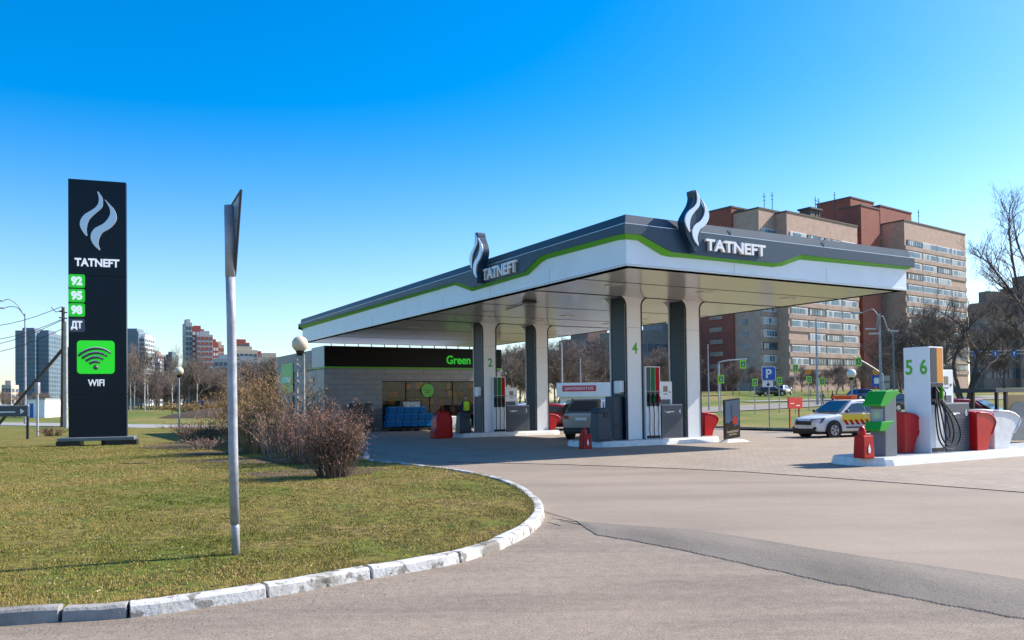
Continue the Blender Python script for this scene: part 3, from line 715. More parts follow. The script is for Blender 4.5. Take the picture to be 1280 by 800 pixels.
def hosebundle(parent, x, y, ztop, n, spread=.1, sag=None, front=-.02):
    for i in range(n):
        xx = x + i * spread; m = MB()
        m.tube([(xx, y + front, ztop), (xx + .01, y + front - .03, ztop - .4), (xx - .01, y + front - .03, ztop - 1.0), (xx + .02, y + front - .02, .05)], .016, 6); m.build('hose', 'rubber', parent, smooth=True)
def nozzle(parent, x, y, z, mname):
    m = MB(); m.box(x - .03, x + .03, y - .07, y, z - .14, z + .16, 0); m.tube([(x, y - .06, z + .12), (x, y - .13, z + .02), (x, y - .12, z - .18)], .018, 6, 1)
    m.build('nozzle', [mname, 'black'], parent, bevel=.006)
def pump(a, b, num, colors, label, h=2.55, w=.56, d=.67, side_num=None, cab_w=1.0, tall_first=True, loop=False):
    t = local_thing('fuel_dispenser', label, 'fuel pump', a, b, KH, 'fuel dispensers')
    m = MB(); m.box(0, w, 0, d, 0, h); m.build('hose_tower', 'white_panel', t, bevel=.012)
    m = MB(); m.box(.03, w - .03, -.006, 0, .02, .12); m.build('plinth', 'black', t)
    n = len(colors); sw = (w - .06) / n
    for i, c in enumerate(colors):
        x = .03 + sw * i
        m = MB(); m.box(x + .012, x + sw - .012, -.010, -.001, h * .66, h - .03); m.build('grade_strip', c, t)
        m = MB(); m.box(x + .012, x + sw - .012, -.012, -.001, h * .45, h * .655); m.build('nozzle_holder', 'black', t)
        nozzle(t, x + sw / 2, -.01, h * .56, 'black' if c in ('dark_panel', 'white_panel') else c if c != 'orange' else 'green')
    if not loop: hosebundle(t, .03 + sw * .5, 0, h * .5, n, sw)
    else:
        for P in ([(.14, 1.28), (.09, .95), (.08, .55), (.14, .28), (.36, .10), (.66, .10), (.92, .30), (.98, .55), (.84, .85), (.60, 1.10), (.42, 1.30)],
                  [(.20, 1.28), (.19, .8), (.24, .40), (.40, .20), (.58, .24), (.70, .48), (.64, .82), (.48, 1.10), (.40, 1.28)],
                  [(.30, 1.22), (.33, .8), (.36, .45), (.46, .32), (.54, .50), (.50, .85), (.38, 1.25)]):
            m = MB(); n_ = len(P); Q = [Vector((x_, -.045 - .13 * sin(pi * i / (n_ - 1)), z_)) for i, (x_, z_) in enumerate(P)]
            m.tube(smooth_line(Q, 4), .020, 7); m.build('hose', 'rubber', t, smooth=True)
    if side_num:
        for s, yy in zip(side_num, (d * .78, d * .22)):
            o = text('number', s, 'green', t, 0, h * .81, .19, .38, 0, .008, .02, rotz=-pi / 2); o.location = (0, yy, 0)
    # display cabinet behind and low service box
    x0 = w + .03; ch = 2.08
    m = MB(); m.box(x0, x0 + .72, .22, d, 0, ch); m.build('display_cabinet', 'white_panel', t, bevel=.015)
    m = MB(); m.box(x0 + .30, x0 + .50, .21, .219, ch - .38, ch - .17); m.build('display', 'glass_dark', t)
    m = MB(); m.box(x0 + .1, x0 + .16, .21, .219, ch - .42, ch - .36); m.box(x0 + .58, x0 + .64, .21, .219, ch - .42, ch - .36); m.box(x0 + .30, x0 + .50, .21, .219, ch - .48, ch - .45); m.box(x0 + .08, x0 + .62, .21, .219, 1.05, 1.42); m.build('keypad', 'grey_box', t)
    bx = MB(); bx.box(x0, x0 + cab_w, -.02, .2, 0, 1.22); sb = bx.build('service_box', 'grey_box', t, bevel=.015)
    m = MB(); m.box(x0 + .01, x0 + cab_w - .01, -.022, .2, 1.20, 1.235); m.build('lid', 'grey_light', sb)
    m = MB()
    for i in range(12): m.box(x0 + .08, x0 + cab_w - .08, -.024, -.02, .08 + i * .065, .095 + i * .065)
    m.build('louvre', 'dark_panel', sb)
    text('number', num, 'white_txt', sb, x0 + cab_w * .86, .98, .09, .17, -.021, .006, .01)
    m = MB(); m.tube([(x0 + .14, -.03, 1.02), (x0 + .2, -.03, .95), (x0 + .3, -.03, .93), (x0 + .4, -.03, .95)], .012, 5); m.box(x0 + .27, x0 + .58, -.026, -.021, .95, .985); m.build('logo_mark', 'white_txt', sb)
    return t
a = FA(808, 550, 5.3)[0]; zt = FA(816, 458, 5.3)[1]
pump(a, 5.3, '4', ['dark_panel', 'strip_green', 'strip_red'], 'fuel pump with green and red nozzle strips between the front columns, box 4', h=zt - KH, w=.68)
a = FA(617, 541, 15.9)[0]; zt = FA(622, 471, 15.9)[1]
pump(a, 15.9, '2', ['dark_panel', 'strip_green', 'strip_red'], 'fuel pump between the rear columns with grey box 2', h=zt - KH, w=.68, cab_w=1.25)
a = FA(1164, 566, -5.5)[0]; zt = FA(1164, 433, -5.5)[1]
A5 = a
pump(a, -5.5, '6', ['dark_panel', 'orange', 'white_panel'][:2], 'tall white fuel pump with green 5 and 6 on its side and looping hoses', h=zt - KH, side_num='56', loop=True, w=.58, d=.70)
# column-mounted boxes
def wipebox(a, b, z, label):
    t = local_thing('towel_dispenser', label, 'towel dispenser', a, b, z); m = MB(); m.box(-.22, 0, .0, .34, 0, .46); bd = m.build('casing', 'white_panel', t, bevel=.03)
    m = MB(); m.box(-.2, -.02, -.004, .0, .02, .05); m.build('slot', 'black', t)
wipebox(4.145, 5.5, FA(765, 492, 5.5)[1], 'white towel dispenser fixed to the blue-grey side of the front left column')
wipebox(4.045, 16.1, FA(588, 496, 16.1)[1], 'white towel dispenser fixed to the side of the rear left column')
def cabinet(a, b, label):
    t = local_thing('washer_unit', label, 'washer unit', a, b, KH); m = MB(); m.prism([(-.42, .05), (0, .05), (0, .6), (-.42, .6)], 0, 1.55, 0, [(-.40, .08), (0, .08), (0, .58), (-.40, .58)]); m.build('casing', 'dark_panel', t, bevel=.02)
    m = MB(); m.box(-.38, -.04, .02, .05, .5, .54); m.build('handle', 'black', t)
cabinet(4.11, 5.5, 'dark washer unit standing against the front left column')
def bin_(a, b, label, k=1):
    t = local_thing('litter_bin', label, 'litter bin', a, b, KH)
    bt = [(-.30, -.25), (.30, -.25), (.30, .25), (-.30, .25)]; tp = [(x * .82, y * .82) for x, y in bt]
    m = MB(); m.prism(bt, 0, .98 * k, 0, tp); m.build('body', 'dark_panel', t, bevel=.02)
    m = MB(); m.prism([(x * .84, y * .84) for x, y in bt], .985 * k, 1.16 * k, 0, [(x * .6, y * .6) for x, y in bt]); h = m.build('hood', 'dark_panel', t, bevel=.03)
    m = MB(); m.box(.02, .2, -.235, -.19, .82 * k, .95 * k); m.box(-.22, .22, -.26, -.23, .05, .09); m.build('slot', 'black', t)
bin_(FA(755, 552, 4.95)[0], 5.15, 'dark blue-grey tapered litter bin beside the front left column')
bin_(FA(581, 541, 15.6)[0], 15.75, 'dark litter bin at the left end of the rear island', .8)
def firebox(a, b, label, z=0, s=1.0):
    t = local_thing('extinguisher_box', label, 'extinguisher box', a, b, z)
    m = MB(); m.prism([(-.19 * s, -.15 * s), (.19 * s, -.15 * s), (.19 * s, .15 * s), (-.19 * s, .15 * s)], 0, .52 * s, 0, [(-.17 * s, -.13 * s), (.17 * s, -.13 * s), (.17 * s, .13 * s), (-.17 * s, .13 * s)]); m.build('box', 'red_box', t, bevel=.02)
    m = MB(); m.lathe([(.001, .5 * s), (.09 * s, .5 * s), (.09 * s, .62 * s), (.06 * s, .70 * s), (.03 * s, .73 * s), (.001, .74 * s)], 14, (-.05 * s, 0, 0)); m.tube([(-.05 * s, 0, .72 * s), (.06 * s, 0, .75 * s)], .012, 5); m.build('extinguisher', 'red', t)
    m = MB(); m.vprism([(-.03 * s, .12), (.03 * s, .12), (.045 * s, .2), (.02 * s, .27), (0, .34), (-.045 * s, .22)], -.156 * s, -.15 * s); m.build('flame_mark', 'white_txt', t)
firebox(FA(733, 561, 4.55)[0], 4.6, 'small red extinguisher box at the left end of island 4', .01, .95)
firebox(FA(1087, 569, -5.7)[0], -5.55, 'red extinguisher box at the left end of the open island', KH, 1.0)
firebox(FA(694, 541, 15.9)[0] + .1, 17.2, 'small red extinguisher box at the right end of the rear island', KH, .6)
def shell(a, b, label, sx=1, s=1.0, mname='red', sz=1.0, wid=.62, dr=0):
    """curved moulded bumper, flat side at a, bulging along +a"""
    t = local_thing('pump_bumper', label, 'bumper', a, b, KH, 'curved bumpers at the pump islands', dr)
    prof = [(0, 0), (.54, 0), (.62, .20), (.76, .42), (.92, .60), (1.0, .72), (.95, .82), (.78, .92), (.54, .98), (.25, 1.0), (0, 1.0)]
    prof = [(x * s * sx, z * s * sz) for x, z in prof]; n = 7; m = MB(); rings = []
    for i in range(n + 1):
        t_ = i / n * 2 - 1; k = 1 - .16 * abs(t_) ** 3
        rings += [(x * k, t_ * wid / 2 * s, z * (1 - .05 * t_ * t_)) for x, z in prof]
    q = len(prof); fs = [(i * q + j, i * q + (j + 1) % q, (i + 1) * q + (j + 1) % q, (i + 1) * q + j) for i in range(n) for j in range(q)] + [tuple(range(q)), tuple(n * q + j for j in range(q - 1, -1, -1))]
    m.add(rings, fs); m.build('shell', mname, t, bevel=.015, smooth=False)
    m = MB(); m.tube([(x * .84, -wid / 2 * s, z * .95) for x, z in prof[3:]], .022 * s, 6); m.tube([(x * .84, wid / 2 * s, z * .95) for x, z in prof[3:]], .022 * s, 6); m.build('rim', mname, t, smooth=True)
    return t
a = FA(883, 548, 5.6)[0]; shell(a + .02, 5.95, 'red curved bumper beside the front right column, left of the poster board', s=.84, sz=1.08)
a = FA(686, 541, 16.2)[0]; shell(a + .02, 16.5, 'red curved bumper right of the rear columns', s=.80, sz=1.0)
t = local_thing('pump_bumper', 'dark red arched bumper left of the rear island in the canopy shade', 'bumper', FA(555, 549, 15.4)[0], 15.4, 0, 'curved bumpers at the pump islands')
m = MB(); m.vprism([(-.42, 0), (.40, 0), (.40, .78)] + [(.03 + .37 * cos(th), .80 + .40 * sin(th)) for th in [pi * i / 12 for i in range(1, 12)]] + [(-.34, .78), (-.36, .5), (-.44, .35)], 0, .55); m.build('shell', 'red', t, bevel=.05)
m = MB(); m.tube([(.40, -.0, .05), (.40, 0, .78)] + [(.03 + .37 * cos(th), 0, .80 + .40 * sin(th)) for th in [pi * i / 12 for i in range(1, 12)]] + [(-.34, 0, .78)], .03, 6); m.build('rim', 'red', t, smooth=True)
a = A5 + .58 + .03 + 1.02; shell(a, -5.35, 'large red curved bumper right of the grey box 6', s=1.0, sz=1.02, wid=.7)
shell(A5 - .58, -4.95, 'red curved bumper between the green terminal and pump 5', s=.80, sz=1.30, wid=.6)
t = shell(a + .98, -5.0, 'white curved bumper at the right edge, beyond the large red one', s=1.45, mname='white_paint', sz=.72, wid=.8)
# terminal with green hoods
t = local_thing('service_terminal', 'grey self-service terminal with two bright green hoods on the open island', 'terminal', FA(1107, 568, -5.6)[0], -5.6, KH)
W_, D_ = .44, .40
m = MB(); m.box(0, W_, 0, D_, 0, 1.52); m.build('body', 'grey_mid', t, bevel=.02)
m = MB(); m.box(-.01, 0, .04, D_ - .04, .75, 1.12); m.build('screen_panel', 'grey_light', t)
m = MB(); m.disc_y(0, 0, 0, .09, -.006, 20); dsc = m.build('round_sticker', 'sign_lime', t); dsc.rotation_euler = (0, 0, -pi / 2); dsc.location = (-.012, D_ / 2, .98); 
MATS['sign_lime_pale'] = mat('slp', (.45, .60, .35), .5); dsc.data.materials[0] = MATS['slp'] if 'slp' in MATS else MATS['sign_lime']
for z0, nm in ((1.18, 'upper_hood'), (.60, 'lower_hood')):
    m = MB(); e = .05 if z0 > 1 else .02; x1 = W_ + .03 if z0 > 1 else .30
    m.vprism([(-.20, z0), (-.22, z0 + .05), (.0 if z0 > 1 else -.14, z0 + .36 if z0 > 1 else z0 + .22), (x1, z0 + .38 if z0 > 1 else z0 + .24), (x1, z0 + .30 if z0 > 1 else z0 + .2), (0, z0)], -e, D_ + e); m.build(nm, mat('green_plastic', (.015, .36, .015), .4), t, bevel=.012)
# poster board on the island's right end
ax = FA(915, 553, 4.6)[0]
t = local_thing('poster_stand', 'black framed poster board with a landscape and food picture right of the front column', 'poster stand', ax, 4.6, 0)
m = MB(); m.prism([(-.55, -.32), (.62, -.32), (.62, .32), (-.55, .32)], 0, .10, 0, [(-.35, -.16), (.38, -.16), (.38, .16), (-.35, .16)]); m.build('foot', 'white_paint', t)
m = MB(); hgt = 1.62; m.box(-.40, .40, -.035, .035, .14, hgt); fr = m.build('frame', 'black', t, bevel=.01); fr.rotation_euler = (radians(5), radians(-5), 0)
pm = bpy.data.materials.new('poster'); pm.use_nodes = True; n = pm.node_tree; bb = n.nodes['Principled BSDF']; bb.inputs['Roughness'].default_value = .25
tc = n.nodes.new('ShaderNodeTexCoord'); sp = n.nodes.new('ShaderNodeSeparateXYZ'); cr = n.nodes.new('ShaderNodeValToRGB'); nz = n.nodes.new('ShaderNodeTexNoise'); nz.inputs['Scale'].default_value = 4
n.links.new(tc.outputs['Object'], sp.inputs[0]); n.links.new(tc.outputs['Object'], nz.inputs[0]); ad = n.nodes.new('ShaderNodeMath'); ad.operation = 'MULTIPLY_ADD'; ad.inputs[1].default_value = .6; n.links.new(sp.outputs[2], ad.inputs[0]); n.links.new(nz.outputs[0], ad.inputs[2])
n.links.new(ad.outputs[0], cr.inputs[0]); el = cr.color_ramp.elements; el[0].position = .45; el[0].color = (.01, .01, .01, 1); el[1].position = 1.6 - .35; el[1].color = (.04, .12, .28, 1)
for p_, c_ in ((.7, (.06, .05, .03)), (.95, (.015, .02, .015)), (1.05, (.10, .16, .24))):
    e = el.new(p_); e.color = (*c_, 1)
n.links.new(cr.outputs[0], bb.inputs[0]); MATS['poster'] = pm
m = MB(); m.box(-.35, .35, -.042, -.036, .2, hgt - .06); m.build('poster', 'poster', fr)
m = MB(); m.box(-.02, .24, -.05, -.043, .95, 1.42); m.build('picture', mat('pic', (.10, .12, .16), .4), fr)
m = MB(); m.disc_y(.12, -.048, .82, .13, -.055, 18); m.box(-.02, .24, -.05, -.043, .66, .72); m.build('dish', mat('dish', (.55, .05, .03), .4), fr)
m = MB(); m.box(-.28, .28, -.048, -.043, .36, .44); m.box(-.2, .2, -.048, -.043, .27, .32); m.build('caption', mat('cap', (.35, .28, .2), .4), fr)

# ---------------------------------------------------------------- shop
SB = 27.4; SA = .2
def SX(px, py=500): return FA(px, py, SB)[0] - SA
def SZ(px, py): return FA(px, py, SB)[1]
sh = local_thing('station_shop', 'low grey station shop with a black sign band reading Green behind the canopy', 'shop', SA, SB)
SW = SX(627); SH = SZ(405, 432); zb = SZ(405, 458); wx0 = SX(478); wz1 = SZ(478, 476)
DEP = 10.5
m = MB()
m.box(0, wx0, .02, .3, 0, zb - .08); m.box(wx0, SW - .3, .02, .3, wz1, zb - .08); m.box(SW - .3, SW, .02, DEP, 0, SH - .1); m.box(0.0, .3, .3, DEP, 0, SH - .1); m.box(.3, SW - .3, DEP - .3, DEP, 0, SH - .1); m.box(.3, SW - .3, .3, DEP - .3, SH - .5, SH - .35)
m.build('wall', 'shop_panel', sh)
m = MB(); m.box(-.06, SW, -.04, .018, zb, SH); m.build('sign_band', mat('signblack', (.003, .003, .004), .3, spec=.15), sh)
m = MB(); m.box(-.06, SW, -.03, .016, zb - .09, zb - .004); m.box(-.07, -.0, .0, 2.3, zb - .09, zb - .004); m.build('green_line', 'green', sh)
m = MB(); m.box(-.08, -.0, .02, 2.4, zb + .0, SH); m.build('side_band', mat('sideblue', (.28, .36, .40), .35), sh)
m = MB(); m.box(-.05, -.002, .1, DEP - .1, .3, zb - .15); m.build('side_cladding', mat('sidegrey', (.22, .235, .26), .4, var=.1, scale=.5), sh)
m = MB(); m.box(-.09, -.0, 2.4, DEP, zb - .1, SH - .15); m.build('rear_band', mat('rearband', (.20, .21, .22), .5), sh)
m = MB()
for i in range(14): m.box(.4 + i * .8, .42 + i * .8, .2, .3, SH - .02, SH + .16)
m.box(.3, SW - .3, .5, DEP - .3, SH - .12, SH - .06); m.build('roof_rail', 'galv', sh)
x0 = SX(556, 450); x1 = SX(586, 450); zc = SZ(571, 450)
gw = (x1 - x0)
text('lettering', 'Green', 'green_lit', sh, (x0 + x1) / 2 + .08, zc, gw, .52, -.041, .05, .02)
# storefront
gm = bpy.data.materials.new('shopglass'); gm.use_nodes = True; n = gm.node_tree; n.nodes.clear()
o_ = n.nodes.new('ShaderNodeOutputMaterial'); tr = n.nodes.new('ShaderNodeBsdfTransparent'); gl = n.nodes.new('ShaderNodeBsdfGlossy'); mx = n.nodes.new('ShaderNodeMixShader'); tr.inputs[0].default_value = (.7, .72, .72, 1); gl.inputs['Roughness'].default_value = .02
mx.inputs[0].default_value = .03; n.links.new(tr.outputs[0], mx.inputs[1]); n.links.new(gl.outputs[0], mx.inputs[2]); n.links.new(mx.outputs[0], o_.inputs[0]); MATS['shopglass'] = gm
xs = [wx0 + (SW - .3 - wx0) * i / 5 for i in range(6)]
for i in range(5):
    m = MB(); m.box(xs[i] + .04, xs[i + 1] - .04, .15, .16, .12, wz1 - .05); w_ = m.build('window', 'shopglass', sh)
    m = MB(); m.box(xs[i] - .001, xs[i] + .039, .10, .2, .0, wz1); m.box(xs[i] + .04, xs[i + 1] - .002, .1, .2, wz1 - .06, wz1 - .001); m.box(xs[i] + .04, xs[i + 1] - .002, .1, .2, .0, .12); m.build('frame', 'black', w_)
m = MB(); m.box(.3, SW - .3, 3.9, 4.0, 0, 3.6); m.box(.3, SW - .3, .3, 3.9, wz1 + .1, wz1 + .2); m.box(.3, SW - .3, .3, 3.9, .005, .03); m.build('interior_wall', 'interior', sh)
m = MB(); rr = random.Random(3); cols = ['goods_a', 'goods_b', 'goods_c', 'goods_d', 'goods_e']
for nm, c in zip(cols, ((.50, .10, .03), (.45, .30, .04), (.03, .15, .05), (.02, .02, .02), (.04, .08, .30))): mat(nm, c, .5)
for lev in range(5):
    x = wx0 + .2
    while x < SW - .6:
        w_ = rr.uniform(.10, .4); hh = rr.uniform(.25, .46); m.box(x, x + w_ * .9, 2.2, 2.6, .5 + lev * .5, .5 + lev * .5 + hh, rr.randrange(5)); x += w_
m.build('shelf_goods', cols, sh)
m = MB()
for lev in range(6): m.box(wx0, SW - .4, 2.15, 2.7, .46 + lev * .5, .485 + lev * .5)
m.build('shelf', 'grey_box', sh)
m = MB()
for i in range(7): m.box(wx0 + .5 + i * 1.05, wx0 + .75 + i * 1.05, 1.5, 1.75, wz1 + .04, wz1 + .08)
m.build('ceiling_lamp', mat('warmlamp', (1, .8, .5), .5, emit=(1, .75, .45), es=2.5), sh)
# round sticker sign
m = MB(); cx = SX(535, 488); cz = SZ(535, 488); m.disc_y(cx, .05, cz, .40, .09, 28); rs = m.build('round_sign', mat('rs', (.10, .42, .05), .4), sh)
m = MB(); m.box(cx - .2, cx + .2, .04, .049, cz - .0, cz + .03); m.box(cx - .14, cx + .14, .04, .049, cz - .13, cz - .09); m.build('sign_mark', 'black', rs)
# banner on the rear side wall
def side_local(px, py):
    s, z = FB(px, py, a=SA - .12); return s - SB, z
(y0, z1), (y1, z0) = side_local(366, 453), side_local(352, 482)
m = MB(); m.box(-.13, -.10, min(y0, y1), max(y0, y1), 2.35, max(z0, z1)); bn = m.build('green_banner', mat('banner', (.02, .42, .08), .4), sh)
m = MB(); m.box(-.14, -.131, min(y0, y1) + .3, max(y0, y1) - .3, 3.0, 3.35); m.build('banner_stripe', mat('bannerc', (.10, .70, .55), .4), bn)
m = MB(); m.box(-.13, -.10, min(y0, y1) + .1, max(y0, y1) - .1, .5, 2.3); m.build('poster_panel', mat('panelb', (.12, .20, .25), .4, var=.5, scale=3), sh)
# cabinet, water packs, crates by the storefront
t = local_thing('parcel_cabinet', 'dark metal cabinet against the grey shop wall behind the bush', 'cabinet', SA + SX(437, 520), SB - .5)
m = MB(); m.box(0, 1.15, 0, .45, .05, 1.62); m.build('body', 'dark_panel', t, bevel=.02); m = MB(); m.box(.06, 1.09, -.012, 0, .12, 1.55); m.build('door', mat('cabd', (.02, .03, .04), .3), t)
mat('water_blue', (.001, .12, .34), .5, spec=.12, var=.5, scale=9); mat('water_cap', (.05, .35, .6), .3)
x0 = SX(473, 535)
proto = None
for lev in range(3):
    for i in range(6 - (1 if lev == 2 else 0)):
        loc = LW(SA + x0 + .1 + i * .47 + lev * .12, SB - 1.15 + lev * .15, .25 + lev * .39)
        if proto is None:
            proto = thing('water_pack', 'blue shrink-wrapped pack of water bottles stacked before the shop window', 'water pack', loc, ANG, 'blue water packs stacked before the shop window')
            m = MB(); m.box(0, .45, 0, .6, 0, .33); m.build('wrap', 'water_blue', proto, bevel=.03)
            for q in range(3):
                for r_ in range(2): m = MB(); m.lathe([(.001, .385), (.03, .385), (.03, .33), (.055, .31)], 8, (.08 + q * .145, .12 + r_ * .3, 0)); m.build('bottle_top', 'water_cap', proto)
        else: dup(proto, loc)
t = local_thing('pallet', 'dark wooden pallet under the stacked blue water packs', 'pallet', SA + x0, SB - 1.25)
m = MB()
for i in range(5): m.box(0, 3.2, i * .2, i * .2 + .12, .13, .16)
for i in range(4): m.box(i * 1.02, i * 1.02 + .1, 0, .92, .0, .13)
m.build('boards', 'wood', t)
t = local_thing('display_fridge', 'low dark display with a pale poster above the water packs', 'display', SA + SX(497, 500), SB - .55)
m = MB(); m.box(-.1, 1.35, 0, .45, .2, 1.75); m.build('body', 'black', t, bevel=.02); m = MB(); m.vprism([(.08, 1.68), (1.2, 1.68), (1.15, 1.3), (.2, 1.3)], -.02, -.003); m.build('poster', mat('pstr', (.45, .50, .55), .4, var=.5, scale=6), t)
for i, (px, c, w_, h_, lb) in enumerate(((530, 'goods_d', .5, .9, 'pale stacked carton beside the water packs'), (548, 'white_paint', .75, .8, 'bright white sack pile lit by the sun before the shop'), (566, 'goods_c', .7, .6, 'low dark goods crate behind the arched red bumper'))):
    t = local_thing('goods_box', lb, 'box', SA + SX(px, 530), SB - .9 - .1 * i)
    m = MB(); m.box(0, w_, 0, .5, .02, h_); m.build('carton', c, t, bevel=.05); m = MB(); m.box(-.01, w_ + .01, .2, .26, .015, h_ + .006); m.build('strap', 'grey_box', t)

# ---------------------------------------------------------------- tall price pylon
pb = G(121, 556.5, LZ); PANG = radians(19.5); pb = Vector((pb.x, pb.y, LZ))
def PP(px, py, off=-.2):
    o = pb + Vector((sin(PANG), -cos(PANG), 0)) * (-off); s, z = onplane(px, py, o, PANG); return s, z - LZ
py_ = thing('price_pylon', 'tall dark pylon with flame emblem, fuel grades 92 95 98 and a green wifi square', 'pylon', pb, PANG)
xl, zt = PP(85, 222); xr, _ = PP(157.5, 229); xl2, zb_ = PP(84, 547); zt = (PP(85, 222)[1] + PP(157.5, 229)[1]) / 2
mid_x = (xl + xr) / 2
zs1 = PP(120, 345)[1]; zs2 = PP(120, 493)[1]
mat('pylon_dark', (.008, .016, .026), .32, spec=.22)
for z0, z1 in ((zb_, zs2 - .012), (zs2 + .012, zs1 - .008), (zs1 + .008, zt)):
    m = MB(); m.box(xl, xr, -.2, .2, z0, z1); m.build('panel', 'pylon_dark', py_, bevel=.012)
m = MB(); m.box(xl + .04, xr - .04, -.17, .17, zb_ - .02, zt - .05); m.build('core', 'black', py_)
m = MB(); bz = PP(120, 553)[1]; m.box(xl - .35, xr + .30, -.55, .55, zb_ - .14, zb_ - .002); m.build('base_plate', 'grey_mid', py_, bevel=.02)
m = MB(); m.box(xl - .40, xl + .45, -.5, .5, 0, zb_ - .142); m.box(xr - .75, xr + .38, -.5, .5, 0, zb_ - .142); m.box(mid_x + .1, mid_x + .3, -.1, .5, 0, zb_ - .142); m.build('base_block', 'black', py_)
s, z = PP(122.5, 276); hh = PP(122, 239)[1] - PP(122, 313)[1]
flame(py_, s + .02, z, hh, -.2, .0, body=False, sx=1.02)
s0, _ = PP(93.5, 328); s1, z = PP(149, 329); text('lettering', 'TATNEFT', 'lit_white', py_, (s0 + s1) / 2, PP(121, 328.5)[1], s1 - s0, .32, -.2, .05, .03)
def rrect(cx, cz, w, h, r, n=5):
    P = []
    for (sx, sz, a0) in ((1, 1, 0), (-1, 1, pi / 2), (-1, -1, pi), (1, -1, 1.5 * pi)):
        for i in range(n + 1):
            th = a0 + pi / 2 * i / n; P.append((cx + sx * (w / 2 - r) + r * cos(th), cz + sz * (h / 2 - r) + r * sin(th)))
    return P
for s_, y_, c in (('92', 351.3, 'green_bright'), ('95', 369.5, 'green_bright'), ('98', 387.5, 'green_bright'), ('ДТ', 406.8, 'grey_box2')):
    if c == 'grey_box2': mat('grey_box2', (.09, .10, .14), .4)
    x, z = PP(96, y_); w_ = PP(106.5, y_)[0] - PP(85.8, y_)[0]; h_ = PP(96, y_ - 8.3)[1] - PP(96, y_ + 8.3)[1]
    m = MB(); m.vprism(rrect(x, z, w_, h_, .07), -.225, -.201); t = m.build('grade_tile', c, py_)
    text('grade_number', s_, 'lit_white', t, x, z, w_ * .68, h_ * .68, -.226, .02, .05)
x, z = PP(120, 446.5); w_ = PP(143.5, 446)[0] - PP(96.5, 446)[0]; h_ = PP(120, 426)[1] - PP(120, 467.5)[1]
m = MB(); m.vprism(rrect(x, z, w_, h_, .14), -.23, -.201); wf = m.build('wifi_tile', mat('wifi_green', (.02, .78, .02), .3, emit=(.02, .9, .02), es=.25), py_)
m = MB(); cx, cz = x - .02, z - .46
m.sphere((cx + .02, -.26, cz + .05), .10, 14, 8)
for i, r in enumerate((.30, .52, .74, .96)):
    P = [(cx - .02 + r * .82 * cos(th), -.25 - .03, cz + .04 + r * .80 * sin(th) - (cos(th)) * -.08 * r) for th in [radians(42 + 96 * k / 12) for k in range(13)]]
    m.tube(P, [.015 + (.05) * sin(pi * (k + 1) / 15) ** .5 for k in range(13)], 6)
m.build('wifi_arc', 'grey_box2', wf, smooth=True)
m = MB()
for i, r in enumerate((.30, .52, .74, .96)):
    P = [(cx - .02 + r * .82 * cos(th) - .015, -.335, cz + .075 + r * .80 * sin(th) + (cos(th)) * .08 * r) for th in [radians(46 + 80 * k / 10) for k in range(11)]]
    m.tube(P, [.004 + .014 * sin(pi * (k + 1) / 13) for k in range(11)], 5)
m.build('wifi_highlight', 'white_txt', wf)
s0, z = PP(110, 478.5); s1, _ = PP(130.5, 478.5); text('lettering', 'WIFI', 'lit_white', py_, (s0 + s1) / 2, z, s1 - s0, .27, -.2, .03, .02)

# ---------------------------------------------------------------- leaning pole with a triangular sign seen edge-on
base = G(295, 693, LZ); D = base.y
top = P3(288.5, 258, D - .05)
t = thing('sign_pole', 'tall grey metal pole with a triangular road sign seen edge-on in the near lawn', 'road sign', base)
def L3(px, py, y=D): p = P3(px, py, y); return Vector((p.x - base.x, p.y - base.y, p.z - base.z))
m = MB(); r0 = .042
m.tube([Vector((0, 0, -.05)), L3(294.2, 660), L3(293.6, 655)], [r0 * .98] * 3, 14); m.tube([L3(293.6, 655), L3(291.5, 560), L3(289.2, 400), L3(287.8, 344)], [r0 * 1.12] * 4, 14)
m.build('pole', 'galv', t, smooth=True)
m = MB(); m.tube([L3(287.9, 346), L3(287.3, 300), L3(286.5, 257)], [r0 * 1.22] * 3, 12); m.build('collar', 'pole_grey', t, smooth=True)
A = L3(301.2, 238, D - .30); B = L3(289.3, 257.5, D + .31); Cc = L3(293.6, 344, D + .02)
nrm = (A - B).cross(Cc - B).normalized() * .014
T3 = [A, B, Cc]
m = MB(); m.add(T3 + [p + nrm for p in T3], [(0, 1, 2), (5, 4, 3), (0, 3, 4, 1), (1, 4, 5, 2), (2, 5, 3, 0)]); sgn = m.build('sign_plate', 'pole_grey', t)
m = MB(); m.tube([A, B, Cc, A], .014, 6); m.build('rim', 'dark_panel', sgn)
c0 = L3(288, 300); side = (A + B + Cc) / 3 - c0; axis = Vector((0, 0, 0)); side.z = 0; side *= 14
m = MB(); m.tube([c0 + Vector((0, 0, .2)), c0 + side * .07 + axis * .1 + Vector((0, 0, .2))], .02, 6); m.tube([c0 + Vector((0, 0, -.12)), c0 + side * .07 + axis * .1 + Vector((0, 0, -.12))], .02, 6); m.build('bracket', 'galv', t)
